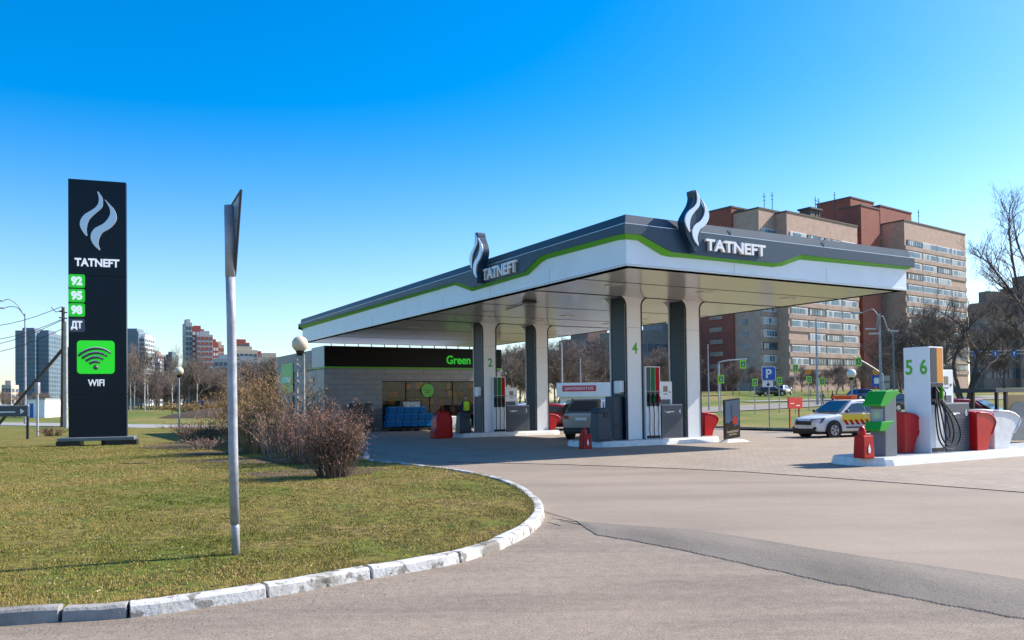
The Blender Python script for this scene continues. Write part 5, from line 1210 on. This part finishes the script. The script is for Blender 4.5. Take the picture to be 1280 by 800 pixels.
# ---------------------------------------------------------------- cars
def loft(mb, sts, mi=0):
    n = len(sts[0]); o = []
    for s in sts: o += s
    fs = [(i * n + j, i * n + (j + 1) % n, (i + 1) * n + (j + 1) % n, (i + 1) * n + j) for i in range(len(sts) - 1) for j in range(n)]
    fs += [tuple(range(n)), tuple((len(sts) - 1) * n + j for j in range(n - 1, -1, -1))]
    return mb.add(o, fs, mi)
def car(label, loc, rot, paint, kind='sedan', L=4.35, W=1.73, H=1.5, lightbar=False, patrol=False, group=None, cat='car'):
    """forward is +x"""
    t = thing('patrol_car' if patrol else 'parked_car', label, cat, loc, rot, group); hl = L / 2; w = W / 2; belt = H * .64; suv = kind == 'suv'; gc = .28 if suv else .18
    rear_h = belt + (.03 if kind == 'sedan' else .06)
    S_ = [(-hl, gc + .04, rear_h - .09, .88), (-hl + .015, gc + .02, rear_h - .06, .90), (-hl + .07, gc, rear_h - .02, .93), (-hl + .3, gc, rear_h, .97), (-hl + .9, gc, rear_h + .01, 1.0), (0, gc, belt + .02, 1.0), (hl - 1.25, gc, belt, 1.0), (hl - 1.0, gc, belt - .05, .99), (hl - .35, gc, belt - .14, .94), (hl - .1, gc + .02, belt - .24, .84), (hl, gc + .14, belt - .38, .70)]
    sts = []
    for x, z0, z1, k in S_:
        ww = w * k; half = [(ww * .90, z0), (ww * .985, z0 + .12), (ww, (z0 + z1) / 2 + .02), (ww * .975, z1 - .07), (ww * .88, z1 - .005), (ww * .5, z1 + .018)]
        sts.append([(x, y, z) for y, z in half] + [(x, -y, z) for y, z in reversed(half)])
    m = MB(); loft(m, sts); body = m.build('body', paint, t, smooth=True); 
    md = body.modifiers.new('sub', 'SUBSURF'); md.levels = 1; md.render_levels = 2
    # greenhouse
    xf0 = hl - 1.18; xf1 = hl - 1.92; xr1 = -hl + (.55 if kind != 'sedan' else 1.25); xr0 = -hl + (.12 if kind != 'sedan' else .62)
    zt2 = H; wb = w * .93; wt = w * .72; zb3 = belt - .04
    def gh(off):
        P = []
        for x, z, ww in ((xf0, zb3, wb), (xf1, zt2 - .045, wt), ((xf1 + xr1) / 2, zt2, wt), (xr1, zt2 - .05, wt * .97), (xr0, zb3 + .04, wb * .97)): P.append((x, ww, z))
        return P
    P = gh(0); m = MB(); vs = [(x, y, z) for x, y, z in P] + [(x, -y, z) for x, y, z in P]; n = 5
    m.add(vs, [(4, 3, 2, 1, 0), (5, 6, 7, 8, 9)] + [(i, i + 1, n + i + 1, n + i) for i in range(4)] + [(4, 0, 5, 9)]); m.build('cabin', paint, t, bevel=.05)
    def lerp3(a, b, s): return tuple(a[i] + (b[i] - a[i]) * s for i in range(3))
    def pane(q, name, off):
        m = MB(); o2 = [tuple(Vector(p) + Vector(off)) for p in q]; m.add(list(q) + o2, [(0, 1, 2, 3), (7, 6, 5, 4), (0, 4, 5, 1), (1, 5, 6, 2), (2, 6, 7, 3), (3, 7, 4, 0)]); m.build(name, 'glass_dark', t)
    for s in (-1, 1):
        def on(x, f): # point on side wall
            y = wb + (wt - wb) * f; z = zb3 + .07 + (zt2 - .10 - zb3 - .07) * f; return (x, s * (y + .006), z)
        def xe(f, fr): return (xf0 + (xf1 - xf0) * f) if fr else (xr0 + (xr1 - xr0) * f)
        mid_ = (xf0 + xr0) / 2 - .05
        pane([on(xe(.05, 1) - .16, .03), on(xe(.9, 1) - .10, .9), on(mid_ + .04, .9), on(mid_ + .04, .03)], 'side_window', (0, s * .006, 0))
        pane([on(mid_ - .04, .03), on(mid_ - .04, .9), on(xe(.9, 0) + .18, .9), on(xe(.05, 0) + .30, .03)], 'side_window', (0, s * .006, 0))
        for q in (.0, -.95 if kind != 'sedan' else -.9):
            m = MB(); x_ = mid_ + q * 1.0 - (0 if q else 0); m.box(x_ + .02, x_ + .16, s * (w + .003) - .012, s * (w + .003) + .012, belt - .16, belt - .13); m.build('door_handle', paint, t)
        m = MB(); x_ = xf0 - .22; m.sphere((x_, s * (w + .07), belt + .08), .085, 8, 6, 0, .75); m.build('mirror', paint if not patrol else 'black', t, smooth=True)
    nrm = (.03, 0, .03)
    pane([(xf0 - .06, -wb + .12, zb3 + .10), (xf0 - .06, wb - .12, zb3 + .10), (xf1 + .04, wt - .08, zt2 - .085), (xf1 + .04, -wt + .08, zt2 - .085)], 'windscreen', (.05, 0, .03))
    pane([(xr0 + .05, -wb + .20, zb3 + .14), (xr0 + .05, wb - .20, zb3 + .14), (xr1 - .04, wt - .15, zt2 - .15), (xr1 - .04, -wt + .15, zt2 - .15)], 'rear_window', (-.05, 0, .03))
    wr = .36 if suv else .31
    for xw in (hl - .82, -hl + .80):
        for s in (-1, 1):
            m = MB(); m.disc_y(xw, s * (w - .12), wr + .02, wr + .07, s * (w + .004), 24); m.build('wheel_arch', 'black', t)
            m = MB(); m.disc_y(xw, s * (w - .18), wr, wr, s * (w + .012), 24); wh = m.build('wheel', 'rubber', t, bevel=.02)
            m = MB(); m.disc_y(xw, s * (w + .013), wr, wr * .66, s * (w + .022), 20); rim = m.build('rim', 'silver', wh)
            m = MB()
            for a in range(5):
                th = a * 2 * pi / 5; m.vprism([(xw + wr * .18 * cos(th - .3), wr + wr * .18 * sin(th - .3)), (xw + wr * .58 * cos(th - .22), wr + wr * .58 * sin(th - .22)), (xw + wr * .58 * cos(th + .22), wr + wr * .58 * sin(th + .22)), (xw + wr * .18 * cos(th + .3), wr + wr * .18 * sin(th + .3))], s * (w + .0225), s * (w + .026))
            m.build('rim_opening', 'black', wh)
    m = MB(); m.box(hl - .12, hl + .004, -.46, .46, belt - .46, belt - .30); m.build('grille', 'black', t, bevel=.02)
    m = MB(); m.box(hl - .14, hl + .01, -.62, .62, gc + .05, gc + .20); m.build('air_intake', 'black', t, bevel=.02)
    m = MB(); m.box(hl - .05, hl + .022, -.26, .26, gc + .19, gc + .30); m.build('number_plate', 'white_paint', t)
    m = MB(); m.box(-hl - .012, -hl + .06, -.26, .26, rear_h - .36, rear_h - .24); m.build('number_plate', 'white_paint', t)
    for s in (-1, 1):
        m = MB(); a_ = (hl - .03, s * .40); b_ = (hl - .22, s * (w * .955)); z = belt - .31
        m.add([(a_[0] + .03, a_[1], z - .07), (a_[0] + .01, a_[1], z + .10), (b_[0] - .18, b_[1] + s * .03, z + .15), (b_[0] + .0, b_[1] + s * .0, z - .06), (a_[0] - .1, a_[1], z - .07), (a_[0] - .1, a_[1], z + .04), (b_[0] - .2, b_[1] - s * .1, z + .10), (b_[0] - .1, b_[1] - s * .1, z - .03)], [(0, 1, 2, 3), (4, 7, 6, 5), (0, 4, 5, 1), (1, 5, 6, 2), (2, 6, 7, 3), (3, 7, 4, 0)]); m.build('headlight', mat('headl', (.10, .12, .14), .1, coat=.5), t)
        m = MB(); m.box(-hl - .006, -hl + .22, min(s * w * .58, s * (w * .86)), max(s * w * .58, s * (w * .86)), rear_h - .30, rear_h - .15); m.build('tail_light', mat('taill', (.35, .01, .015), .2, coat=.5), t, bevel=.02)
        m = MB(); m.box(hl - .16, hl - .03, min(s * .52, s * .68), max(s * .52, s * .68), gc + .16, gc + .27); m.build('fog_light', 'black', t, bevel=.02)
    m = MB(); m.box(-hl - .03, -hl + .2, -w * .86, w * .86, gc + .02, gc + .22); m.build('rear_bumper', 'black', t, bevel=.03)
    m = MB(); m.box(-hl + .04, hl - .12, -w * .86, w * .86, gc - .03, gc + .06); m.build('underbody', 'black', t)
    if lightbar:
        m = MB(); m.box(-.12, .16, -.56, .56, zt2 + .03, zt2 + .17); m.box(-.06, .1, -.4, .4, zt2 - .0, zt2 + .03); m.build('light_bar', 'lamp_orange', t, bevel=.03)
    if patrol:
        for s in (-1, 1):
            yo = s * (w + .006); m = MB(); m.box(-hl + .5, hl - 1.22, min(yo, yo - s * .02), max(yo, yo - s * .02), belt - .36, belt - .04); m.build('yellow_band', mat('pyel', (.95, .66, .05), .5), t)
            m = MB(); x = -hl + .55
            while x < hl - 1.45:
                m.vprism([(x, belt - .46), (x + .14, belt - .46), (x + .30, belt - .26), (x + .16, belt - .26)], yo + s * .002, yo + s * .008); x += .28
            m.build('red_chevron', 'red', t)
            m = MB(); m.box(-.7, .75, yo - .004, yo + s * .004 + .004, belt - .60, belt - .54); m.build('side_lettering', 'grey_box', t)
    return t
mat('car_white', (.72, .73, .74), .25, coat=.6); mat('car_grey', (.24, .245, .25), .25, .4, coat=.6); mat('car_red', (.45, .015, .02), .25, coat=.7); mat('car_silver', (.45, .46, .48), .25, .5, coat=.6); mat('car_blue', (.03, .10, .28), .25, coat=.6); mat('car_black', (.02, .02, .022), .2, coat=.7)
def place(px, py, z=0): p = G(px, py, z); return Vector((p.x, p.y, z))
FWD = ANG
pc = G(1070, 541, 0); car('white patrol car with yellow band, red chevrons and an orange light bar', (13.75, 34.4, 0), FWD + pi - radians(9), 'car_white', 'sedan', 4.35, 1.73, 1.52, True, True)
car('grey estate car seen from behind, left of the front left column', (3.95, 36.2, 0), FWD + radians(30), 'car_grey', 'suv', 4.6, 1.86, 1.72)
car('red hatchback just behind the rear right column and bumper', (T(697, 46).x, 47.5, 0), FWD + radians(-20), 'car_red', 'hatch', 4.1, 1.75, 1.48)
car('silver car behind the red hatchback under the kiosk sign', (T(694, 54).x, 55, 0), FWD + pi, 'car_silver', 'sedan', 4.3, 1.73, 1.45)
car('blue and silver car seen between pump 2 and the rear right column', (T(657, 56).x, 57, 0), FWD + .3, 'car_blue', 'hatch', 4.0, 1.7, 1.5)
car('dark car with its door side towards us beyond the red hatchback', (T(722, 46).x, 47, 0), FWD + pi / 2, 'car_black', 'hatch', 4.2, 1.75, 1.5)
car('red car parked behind the large red bumper on the open island', (T(1216, 30).x * 31.5 / 30, 31.5, 0), FWD - pi / 2 + .25, 'car_red', 'hatch', 4.2, 1.75, 1.50)
def far_car(px, Y, label, paint, kind='sedan', rot=0.2): b = T(px, Y); car(label, (b.x, b.y, b.z + .06), rot, paint, kind)
far_car(979, 128, 'silver car parked on the far road beyond the right lawn', 'car_silver', 'suv', .95)
far_car(964, 126, 'dark car on the far road left of the silver one', 'car_black', 'sedan', .2)
far_car(1082, 104, 'dark blue car on the far road behind the patrol car roof', 'car_blue', 'suv', .25)
far_car(1130, 70, 'dark car partly hidden behind the green hooded terminal', 'car_black', 'hatch', .3)
far_car(8, 105, 'white van-like car at the left edge beyond the direction board', 'car_white', 'suv', .1)
far_car(318, 120, 'white car far away behind the sign pole', 'car_white', 'sedan', .1)
far_car(296, 118, 'dark car far away left of the sign pole', 'car_black', 'suv', .1)
far_car(262, 122, 'dark blue car far away below the wood', 'car_blue', 'suv', .1)
far_car(748, 62, 'white car beyond the grey estate car', 'car_white', 'sedan', .4)

# ---------------------------------------------------------------- people
def person(label, loc, rot, mats_, pose='stand', vest=False, h=1.75):
    k = h / 1.75; sk = [('pel', None, (0, 0, .93), .135), ('waist', 'pel', (0, 0, 1.08), .125), ('chest', 'waist', (0, .0, 1.30), .155), ('neck', 'chest', (0, 0, 1.47), .06), ('head0', 'neck', (0, -.01, 1.56), .075), ('head1', 'head0', (0, -.015, 1.66), .088), ('head2', 'head1', (0, -.01, 1.735), .05)]
    st = .0 if pose == 'stand' else .22
    for s, n in ((-1, 'l'), (1, 'r')):
        sk += [('hip' + n, 'pel', (s * .09, 0, .88), .10), ('knee' + n, 'hip' + n, (s * .10, -st * s * .5 - .01, .49), .065), ('ank' + n, 'knee' + n, (s * .105, -st * s, .09), .042), ('toe' + n, 'ank' + n, (s * .12, -st * s - .15, .035), .035),
               ('sh' + n, 'chest', (s * .19, 0, 1.40), .065), ('el' + n, 'sh' + n, (s * .25, .02 + st * s * .4, 1.13), .045), ('wr' + n, 'el' + n, (s * .24, -.08 + st * s * .6, .90), .032), ('hd' + n, 'wr' + n, (s * .235, -.11 + st * s * .6, .82), .035)]
    idx = {n: i for i, (n, *_r) in enumerate(sk)}; me = bpy.data.meshes.new('p'); me.from_pydata([tuple(c * k for c in p) for _, _, p, _ in sk], [(idx[n], idx[pa]) for n, pa, _, _ in sk if pa], [])
    o = bpy.data.objects.new('p', me); C.objects.link(o); sm_ = o.modifiers.new('s', 'SKIN'); 
    for i, (_, _, _, r) in enumerate(sk): me.skin_vertices[0].data[i].radius = (r * k, r * k)
    me.skin_vertices[0].data[0].use_root = True
    su = o.modifiers.new('u', 'SUBSURF'); su.levels = 2; su.render_levels = 2
    dg = bpy.context.evaluated_depsgraph_get(); dg.update(); m2 = bpy.data.meshes.new_from_object(o.evaluated_get(dg)); bpy.data.objects.remove(o)
    m2.materials.clear()
    for q in mats_: m2.materials.append(MATS[q])        # trousers, top, skin, shoes, hair
    for p in m2.polygons:
        z = p.center.z / k; x = abs(p.center.x / k); y = p.center.y / k
        p.material_index = 3 if z < .11 else 0 if (z < .95 and x < .21) else 2 if (z < .90) else 1 if z < 1.48 else (4 if (z > 1.68 or y > .02) else 2)
        p.use_smooth = True
    m2.name = 'body'; t = thing('person', label, 'person', loc, rot); b = bpy.data.objects.new('body', m2); C.objects.link(b); b.parent = t
    if vest:
        m = MB(); n = 16; rings = []
        for z, rx, ry in ((1.02, .165, .145), (1.2, .185, .165), (1.36, .20, .172), (1.45, .15, .13)): rings += [(rx * cos(2 * pi * j / n) * k, ry * sin(2 * pi * j / n) * k, z * k) for j in range(n)]
        m.add(rings, [(i * n + j, i * n + (j + 1) % n, (i + 1) * n + (j + 1) % n, (i + 1) * n + j) for i in range(3) for j in range(n)]); m.build('vest', 'hivis', t, smooth=True)
    return t
mat('hair', (.03, .02, .015), .8)
p = LW(FA(583, 540, 16.6)[0], 16.6); person('person in a yellow high-visibility vest standing behind the rear litter bin', (p.x, p.y, .2), .6, ['cloth_dark', 'cloth_dark', 'skin', 'black', 'hair'], 'walk', True)
p = T(716, 41); person('person in blue jeans standing beside the red hatchback', (p.x, p.y, 0), 2.4, ['jeans', 'jeans', 'skin', 'black', 'hair'], 'walk')
p = T(1041, 80); person('person in dark clothes walking beyond the lawn right of the thick mast', (p.x, p.y, p.z + .05), 1.3, ['cloth_dark', 'cloth_dark', 'skin', 'black', 'hair'], 'walk')
p = T(1028, 82); person('person in grey beside the thick street mast', (p.x, p.y, p.z + .05), 1.6, ['grey_mid', 'grey_box', 'skin', 'black', 'hair'], 'walk')

# ---------------------------------------------------------------- kiosk, sheds, shelter
def simple_house(label, px0, px1, pyt, Y, rot, depth, wallm, name='kiosk', cat='kiosk'):
    b = T(px0, Y); x1 = T(px1, Y).x; w = (x1 - b.x); h = P3(px0, pyt, Y).z - b.z; t = thing(name, label, cat, b, rot); m = MB(); m.box(0, w, 0, depth, -.2, h); m.build('wall', wallm, t)
    m = MB(); m.box(-.1, w + .1, -.1, depth + .1, h + .001, h + .15); m.build('roof', 'grey_light', t); return t, w, h
kb = T(696, 68); kY = 68; x1 = T(792, kY).x; w = x1 - kb.x; h = P3(700, 482, kY).z
t = thing('tyre_kiosk', 'long white kiosk with a red sign band seen between the columns', 'kiosk', kb, radians(-3))
m = MB(); m.box(.3, w, 0, 4, -.1, h * .72); m.build('wall', 'white_panel', t); m = MB(); m.box(0, w + .4, -.4, 4.3, h * .64, h + .12); fb = m.build('fascia', 'white_panel', t)
m = MB(); xs_ = P3(703, 487, kY).x - kb.x; xe_ = P3(744.5, 487, kY).x - kb.x; zc = P3(724, 487, kY).z; m.box(xs_, xe_, -.43, -.401, zc - .24, zc + .24); sg = m.build('red_sign', mat('signred', (.60, .01, .04), .4), t)
text('lettering', 'ШИНОМОНТАЖ', 'white_txt', sg, (xs_ + xe_) / 2, zc, (xe_ - xs_) * .86, .26, -.432, .01, .01)
m = MB(); m.box(.8, 2.6, -.02, -.001, .2, h * .55); m.box(4.2, 5.2, -.02, -.001, 0, h * .58); m.build('shutter', 'grey_light', t)
t, w, h = simple_house('low white shed beside the far lawn below the glass tower', 34, 56, 500, 100, 0, 4, 'white_panel', 'shed', 'shed'); m = MB(); m.box(w * .15, w * .35, -.02, -.001, 0, h * .8); m.build('door', 'blue', t)
# dark glazed shelter at the right edge
b = T(1257, 27.5); t = thing('glass_shelter', 'dark framed glazed shelter cut by the right edge of the picture', 'shelter', (b.x, b.y, 0), ANG)
sh_h = P3(1254, 490, 27.5).z
m = MB()
for xx in (0, 1.5, 3.0): 
    for yy in (0, 2.0): m.box(xx - .05, xx + .05, yy - .05, yy + .05, 0, sh_h)
m.build('post', 'black', t); m = MB(); m.box(-.9, 3.3, -.2, 2.2, sh_h, sh_h + .12); m.build('roof', 'dark_panel', t)
m = MB(); m.box(.06, 1.44, -.01, .01, .1, sh_h - .1); m.box(1.56, 2.94, -.01, .01, .1, sh_h - .1); m.build('glazing', mat('smoked', (.06, .065, .07), .15), t)
m = MB(); P = [(.15 + .0, .1), (1.35, .1), (1.35, sh_h * .55)] + [(.75 + .6 * cos(th), sh_h * .55 + .45 * sin(th)) for th in [pi * i / 10 for i in range(1, 10)]] + [(.15, sh_h * .55)]; m.vprism(P, -.02, -.012); m.build('arched_door', 'grey_mid', t)

# ---------------------------------------------------------------- brown brick tower block
BANG = radians(37)
BO = P3(1117, 500, 205); BO = Vector((BO.x, BO.y, g(BO.x, BO.y)))
bk = thing('tower_block', 'tall brown brick apartment block with red stair towers and rows of balconies', 'apartment block', BO, BANG)
cB, sB = cos(BANG), sin(BANG)
def BF(px, py, v=0.0):
    o = Vector((BO.x - v * sB, BO.y + v * cB, 0)); s, z = onplane(px, py, o, BANG); return s, z - BO.z
nwin = [0]
wfr = MB(); wgl = MB()
mat('balc_slab', (.42, .30, .24), .85, var=.25, scale=.4); mat('win_curtain', (.45, .47, .48), .5); mat('win_frame', (.72, .73, .75), .5); mat('win_glass', (.10, .18, .24), .12, var=.6, scale=.35); mat('balc_dark', (.10, .085, .075), .8)
def add_window(u0, u1, z0, z1, v, style):
    def panes(m, fm, y):
        n = max(2, int((u1 - u0) / .9))
        for i in range(n): m.box(u0 + (u1 - u0) * i / n + .11, u0 + (u1 - u0) * (i + 1) / n - .11, y - .04, y - .002, z0 + .17, z1 - .17, 2 if rb.random() < .3 else fm)
    m = MB(); m.box(u0, u1, v - .14, v + .1, z0, z1, 0)
    panes(m, 1, v - .14)
    mats_ = ['win_frame' if style else 'balc_dark', 'win_glass', 'win_curtain']
    nwin[0] += 1
    if nwin[0] <= 100: m.build('window', mats_, bk)
    else:
        src = wfr if style else wgl; o = len(src.v); src.v += m.v; src.f += [tuple(i + o for i in f) for f in m.f]; src.m += m.m
def block(pxl, pxr, pyt, v, depth, matn, name='wall'):
    u0, zt_ = BF(pxl, pyt, v); u1, _ = BF(pxr, pyt, v); m = MB(); m.box(u0, u1, v, v + depth, -1, zt_); m.build(name, matn, bk); m = MB(); m.box(u0 - .15, u1 + .15, v - .15, v + depth + .15, zt_ + .002, zt_ + .35); m.build('parapet', 'balc_dark', bk); return u0, u1, zt_
rb = random.Random(4)
def bays(u0, u1, zt_, v, ncol, top_gap, sp, wh=1.55, marg=.3, bottom=3, wallc=True, open_p=.15, nolast=0):
    z = zt_ - top_gap; row = 0
    while z - wh > bottom:
        for c in range(ncol):
            a0 = u0 + marg + (u1 - u0 - 2 * marg) * c / ncol; a1 = u0 + marg + (u1 - u0 - 2 * marg) * (c + 1) / ncol
            if rb.random() < .06: continue
            add_window(a0 + .32, a1 - .32, z - wh, z, v, rb.random() > open_p)
        z -= sp; row += 1
    # balcony parapet slabs: thin bands
    m = MB(); z = zt_ - top_gap - wh
    while z > bottom: m.box(u0 + .05, u1 - .05, v - .22, v, z - 1.05, z - .03); z -= sp
    m.build('balcony_front', 'balc_slab', bk)
SPV = 2.85
# right wing
u0, u1, zt_ = block(1130, 1206, 276, 0, 16, 'brick_buff'); bays(u0, u1, zt_, 0, 4, 4.6, SPV, marg=.8)
RW = (u0, u1, zt_)
m = MB(); z = zt_ - 4.2
while z > 4: m.box(u1 + .02, u1 + 2.0, 2.0, 8, z - 2.0, z - 1.0); m.box(u1 + .02, u1 + 1.8, 2.2, 8, z - 3, z - 2.85); z -= SPV
m.build('end_balcony', 'brick_buff', bk)
m = MB(); z = zt_ - 4.2
while z > 4: m.box(u1 + .03, u1 + 1.85, 2.1, 7.9, z - .95, z - .05); z -= SPV
m.build('end_glazing', 'win_glass', bk)
# recess with windows between red tower and right wing
ur, url, ztr = block(1100, 1131, 282, 6, 14, 'brick_grey'); bays(ur, ur + (url - ur) * .55, ztr - .2, 6, 1, 1.0, SPV, 1.5, .6)
# red stair towers
block(1100, 1139, 257.5, 9, 10, 'brick_red', 'stair_tower')
rt0_, rt1_, ztt = block(1076, 1099, 257, 4, 6, 'brick_red', 'stair_tower')
block(1063, 1092, 247, 14, 10, 'brick_red', 'stair_tower')
# left wing (two steps) and far left red tower
u0, u1, zt_ = block(983, 1071, 265, 4, 15, 'brick_buff'); bays(u0, u1, zt_, 4, 4, 4.2, SPV, marg=.7, open_p=.32)
u0, u1, zt_ = block(948, 984, 260.5, 7, 14, 'brick_buff'); bays(u0, u0 + (u1 - u0) * .62, zt_, 7, 1, 4.2, SPV, 1.6, .5)
z = zt_ - 4.2
while z > 5:
    m = MB(); m.box(u0 - .9, u0 - .003, 17.0, 20.6, z - 2.6, z - 1.6); m.build('side_balcony', 'balc_slab', bk)
    m = MB(); m.box(u0 - .12, u0 - .004, 17.2, 20.4, z - 1.55, z - .1); m.build('side_window', 'balc_dark', bk)
    m = MB(); m.box(u0 - .08, u0 - .004, 10.5, 11.6, z - 1.5, z - .2); m.build('side_window', 'win_glass', bk); z -= SPV
u0, u1, zt_ = block(930, 950, 263, 11.5, 8, 'brick_buff'); bays(u0 - .2, u0 + (u1 - u0) * .55, zt_ - 5, 11.5, 1, 1, SPV, 1.7, .2, open_p=.9)
u0, u1, zt_ = block(914, 941, 259, 14, 12, 'brick_red', 'stair_tower'); bays(u0 + (u1 - u0) * .15, u0 + (u1 - u0) * .6, zt_ - 8, 14, 1, 1, SPV, 1.7, .3, open_p=1)
if wfr.v: o = wfr.build('window', ['win_frame', 'win_glass', 'win_curtain'], bk); o['kind'] = 'stuff'
if wgl.v: o = wgl.build('window', ['balc_dark', 'win_glass', 'win_curtain'], bk); o['kind'] = 'stuff'
for px, py0, v in ((955, 241, 9), (965, 240, 9), (1019, 246, 8), (1023, 248, 8), (1043, 240, 16), (1148, 262, 6)):
    u, z1 = BF(px, py0, v); _, z0 = BF(px, 268, v); m = MB(); m.tube([(u, v, z0 - 4), (u, v, z1)], .09, 4); m.box(u - .7, u + .7, v - .03, v + .03, z1 - .9, z1 - .78); m.box(u - .5, u + .5, v - .03, v + .03, z1 - 1.8, z1 - 1.7); m.build('aerial', 'black', bk)
u, z = BF(1013, 263, 8); m = MB(); m.box(u, u + 4, 8, 11, z - 2, z + .4); m.box(u - .5, u + 4.5, 7.6, 11.3, z + .41, z + .8); m.build('roof_hut', 'balc_dark', bk)

# ---------------------------------------------------------------- generic far buildings
mat('tower_wall', (.15, .19, .24), .5, var=.1, scale=.05); mat('far_glass', (.045, .12, .18), .22, var=.4, scale=.05); mat('far_glass2', (.10, .17, .22), .22, var=.4, scale=.05); mat('far_conc', (.36, .37, .39), .7, var=.1, scale=.05); mat('far_white', (.62, .64, .66), .7); mat('far_red', (.34, .085, .065), .8, var=.2, scale=.05); mat('far_brown', (.25, .17, .14), .8, var=.2, scale=.05); mat('far_buff', (.50, .42, .34), .8, var=.1, scale=.05); mat('far_win', (.07, .10, .14), .3)
def far_building(label, name, D, ang, parts, cat='tower'):
    """parts: (pxl, pxr, pytop, v, depth, wallmat, winmat, ncols, storey) in pixels at distance D"""
    b0 = P3(parts[0][0], 500, D); b = Vector((b0.x, b0.y, g(b0.x, b0.y))); t = thing(name, label, cat, b, ang); ca_, sa_ = cos(ang), sin(ang)
    for (pl, pr, pt, v, dep, wm, gm_, nc, st) in parts:
        o = Vector((b.x - v * sa_, b.y + v * ca_, 0)); u0, z = onplane(pl, pt, o, ang); u1, _ = onplane(pr, pt, o, ang); H_ = z - b.z
        m = MB(); m.box(u0, u1, v, v + dep, -2, H_); m.build('wall', wm, t)
        m = MB(); m.box(u0 + (u1 - u0) * .2, u1 - (u1 - u0) * .2, v + dep * .2, v + dep * .8, H_ + .01, H_ + 2.2); m.build('roof_plant', wm, t)
        if gm_:
            zz = 1.0; wn = (u1 - u0) / nc
            while zz + st < H_ - .3:
                m = MB()
                for c in range(nc): m.box(u0 + wn * c + wn * .14, u0 + wn * (c + 1) - wn * .14, v - .12, v + .1, zz + .25 * st, zz + .86 * st)
                nd = max(2, int(dep / 4))
                for c in range(nd): m.box(u0 - .12, u0 + .1, v + dep * (c + .15) / nd, v + dep * (c + .85) / nd, zz + .25 * st, zz + .86 * st); m.box(u1 - .1, u1 + .12, v + dep * (c + .15) / nd, v + dep * (c + .85) / nd, zz + .25 * st, zz + .86 * st)
                m.build('window', gm_, t); zz += st
    return t
far_building('tall blue glass tower left of the wooden pole', 'glass_tower', 560, .15, [(19, 44, 413, 0, 24, 'tower_wall', 'far_glass', 5, 3), (44, 61, 416, 3, 22, 'tower_wall', 'far_glass', 4, 3)])
far_building('lower blue glass tower between the poles and the pylon', 'glass_tower', 600, .15, [(60, 76, 440, 0, 24, 'tower_wall', 'far_glass', 4, 3), (76, 95, 437, 4, 20, 'tower_wall', 'far_glass', 4, 3)])
far_building('blue glass tower with a white edge right of the pylon', 'glass_tower', 560, .1, [(150, 173, 414, 0, 22, 'tower_wall', 'far_glass2', 5, 3), (173, 181, 421, 2, 20, 'far_white', 'far_win', 1, 3)])
far_building('brown and white flats right of the glass tower', 'flats', 600, .1, [(181, 195, 442, 0, 20, 'far_brown', 'far_win', 4, 3), (186, 200, 452, -4, 4, 'far_white', 'far_win', 4, 3)], 'flats')
far_building('slim blue flats left of the red and white tower', 'flats', 620, .1, [(207, 215, 443, 0, 16, 'far_glass', 'far_win', 2, 3), (196, 207, 449, 3, 16, 'far_conc', 'far_win', 3, 3), (215, 226, 462, 0, 10, 'far_white', 'far_win', 3, 3)], 'flats')
far_building('stepped red and white tower block above the wood', 'stepped_tower', 480, .5, [(232, 240, 403, 0, 14, 'far_conc', 'far_win', 2, 3), (240, 255, 411, 0, 16, 'far_red', 'far_white', 3, 3), (246, 266, 418, -4, 4, 'far_conc', 'far_red', 4, 3), (263, 273, 428, 0, 16, 'far_red', 'far_white', 3, 3), (269, 280, 431, 3, 14, 'far_buff', 'far_red', 3, 3)])
far_building('terraced building with a dark red crown behind the sign pole', 'terraced_block', 500, .5, [(294, 312, 428, 0, 14, 'far_red', 'far_win', 4, 3), (288, 322, 437, -3, 3, 'far_buff', 'far_win', 6, 3), (318, 330, 443, 0, 12, 'far_red', 'far_win', 3, 3)], 'flats')
far_building('wide pale grey block above the trees behind the tan bush', 'grey_block', 420, .4, [(268, 296, 448, 0, 14, 'far_conc', 'far_win', 5, 3), (296, 322, 450, 2, 14, 'far_conc', 'far_win', 6, 3), (322, 352, 446, 4, 14, 'far_buff', 'far_win', 5, 3)], 'flats')
far_building('small orange-roofed house at the far left edge', 'small_house', 420, .2, [(2, 14, 481, 0, 10, 'far_buff', 'far_win', 3, 3)], 'house')
far_building('long grey five-storey block seen between the front columns', 'grey_block', 190, .55, [(790, 1000, 412, 0, 12, 'brick_grey', 'far_win', 26, 2.9)], 'flats')
far_building('reddish brown block glimpsed under the canopy left of the front column', 'brown_block', 210, .5, [(735, 775, 421, 0, 14, 'far_brown', 'far_win', 6, 2.9)], 'flats')
far_building('brown house with a tall brick end at the right edge', 'brown_house', 150, .35, [(1228, 1276, 378, 0, 3, 'far_brown', 'far_win', 5, 2.9), (1274, 1330, 358, -1, 4, 'far_brown', 'far_win', 4, 2.9)], 'house')
# low hedge and mound on the left
t = bush('clipped_hedge', 'long low yellowish clipped hedge before the wood left of the sign pole', T(256, 112), 1.7, 5.5, 1.0, 150, 41, 'twig_tan', 'tan_leaf', 5000, 1.6, 4, None, .5, .10)
t['category'] = 'hedge'
def mound():
    c = T(292, 92); n = 28; k = 8; vs = []; fs = []
    for i in range(k + 1):
        r = i / k
        for j in range(n): th = 2 * pi * j / n; vs.append((c.x + 8.5 * r * cos(th), c.y + 5 * r * sin(th), g(c.x, c.y) - .1 + 1.1 * (1 - r * r) * (1 + .1 * sin(5 * th + 3 * r))))
    fs = [(i * n + j, (i + 1) * n + j, (i + 1) * n + (j + 1) % n, i * n + (j + 1) % n) for i in range(k) for j in range(n)]
    m = MB(); m.add(vs, fs); struct(m.build('earth_mound', 'soil', smooth=True), 'low brown earth mound beyond the footpath', 'mound')
mound()
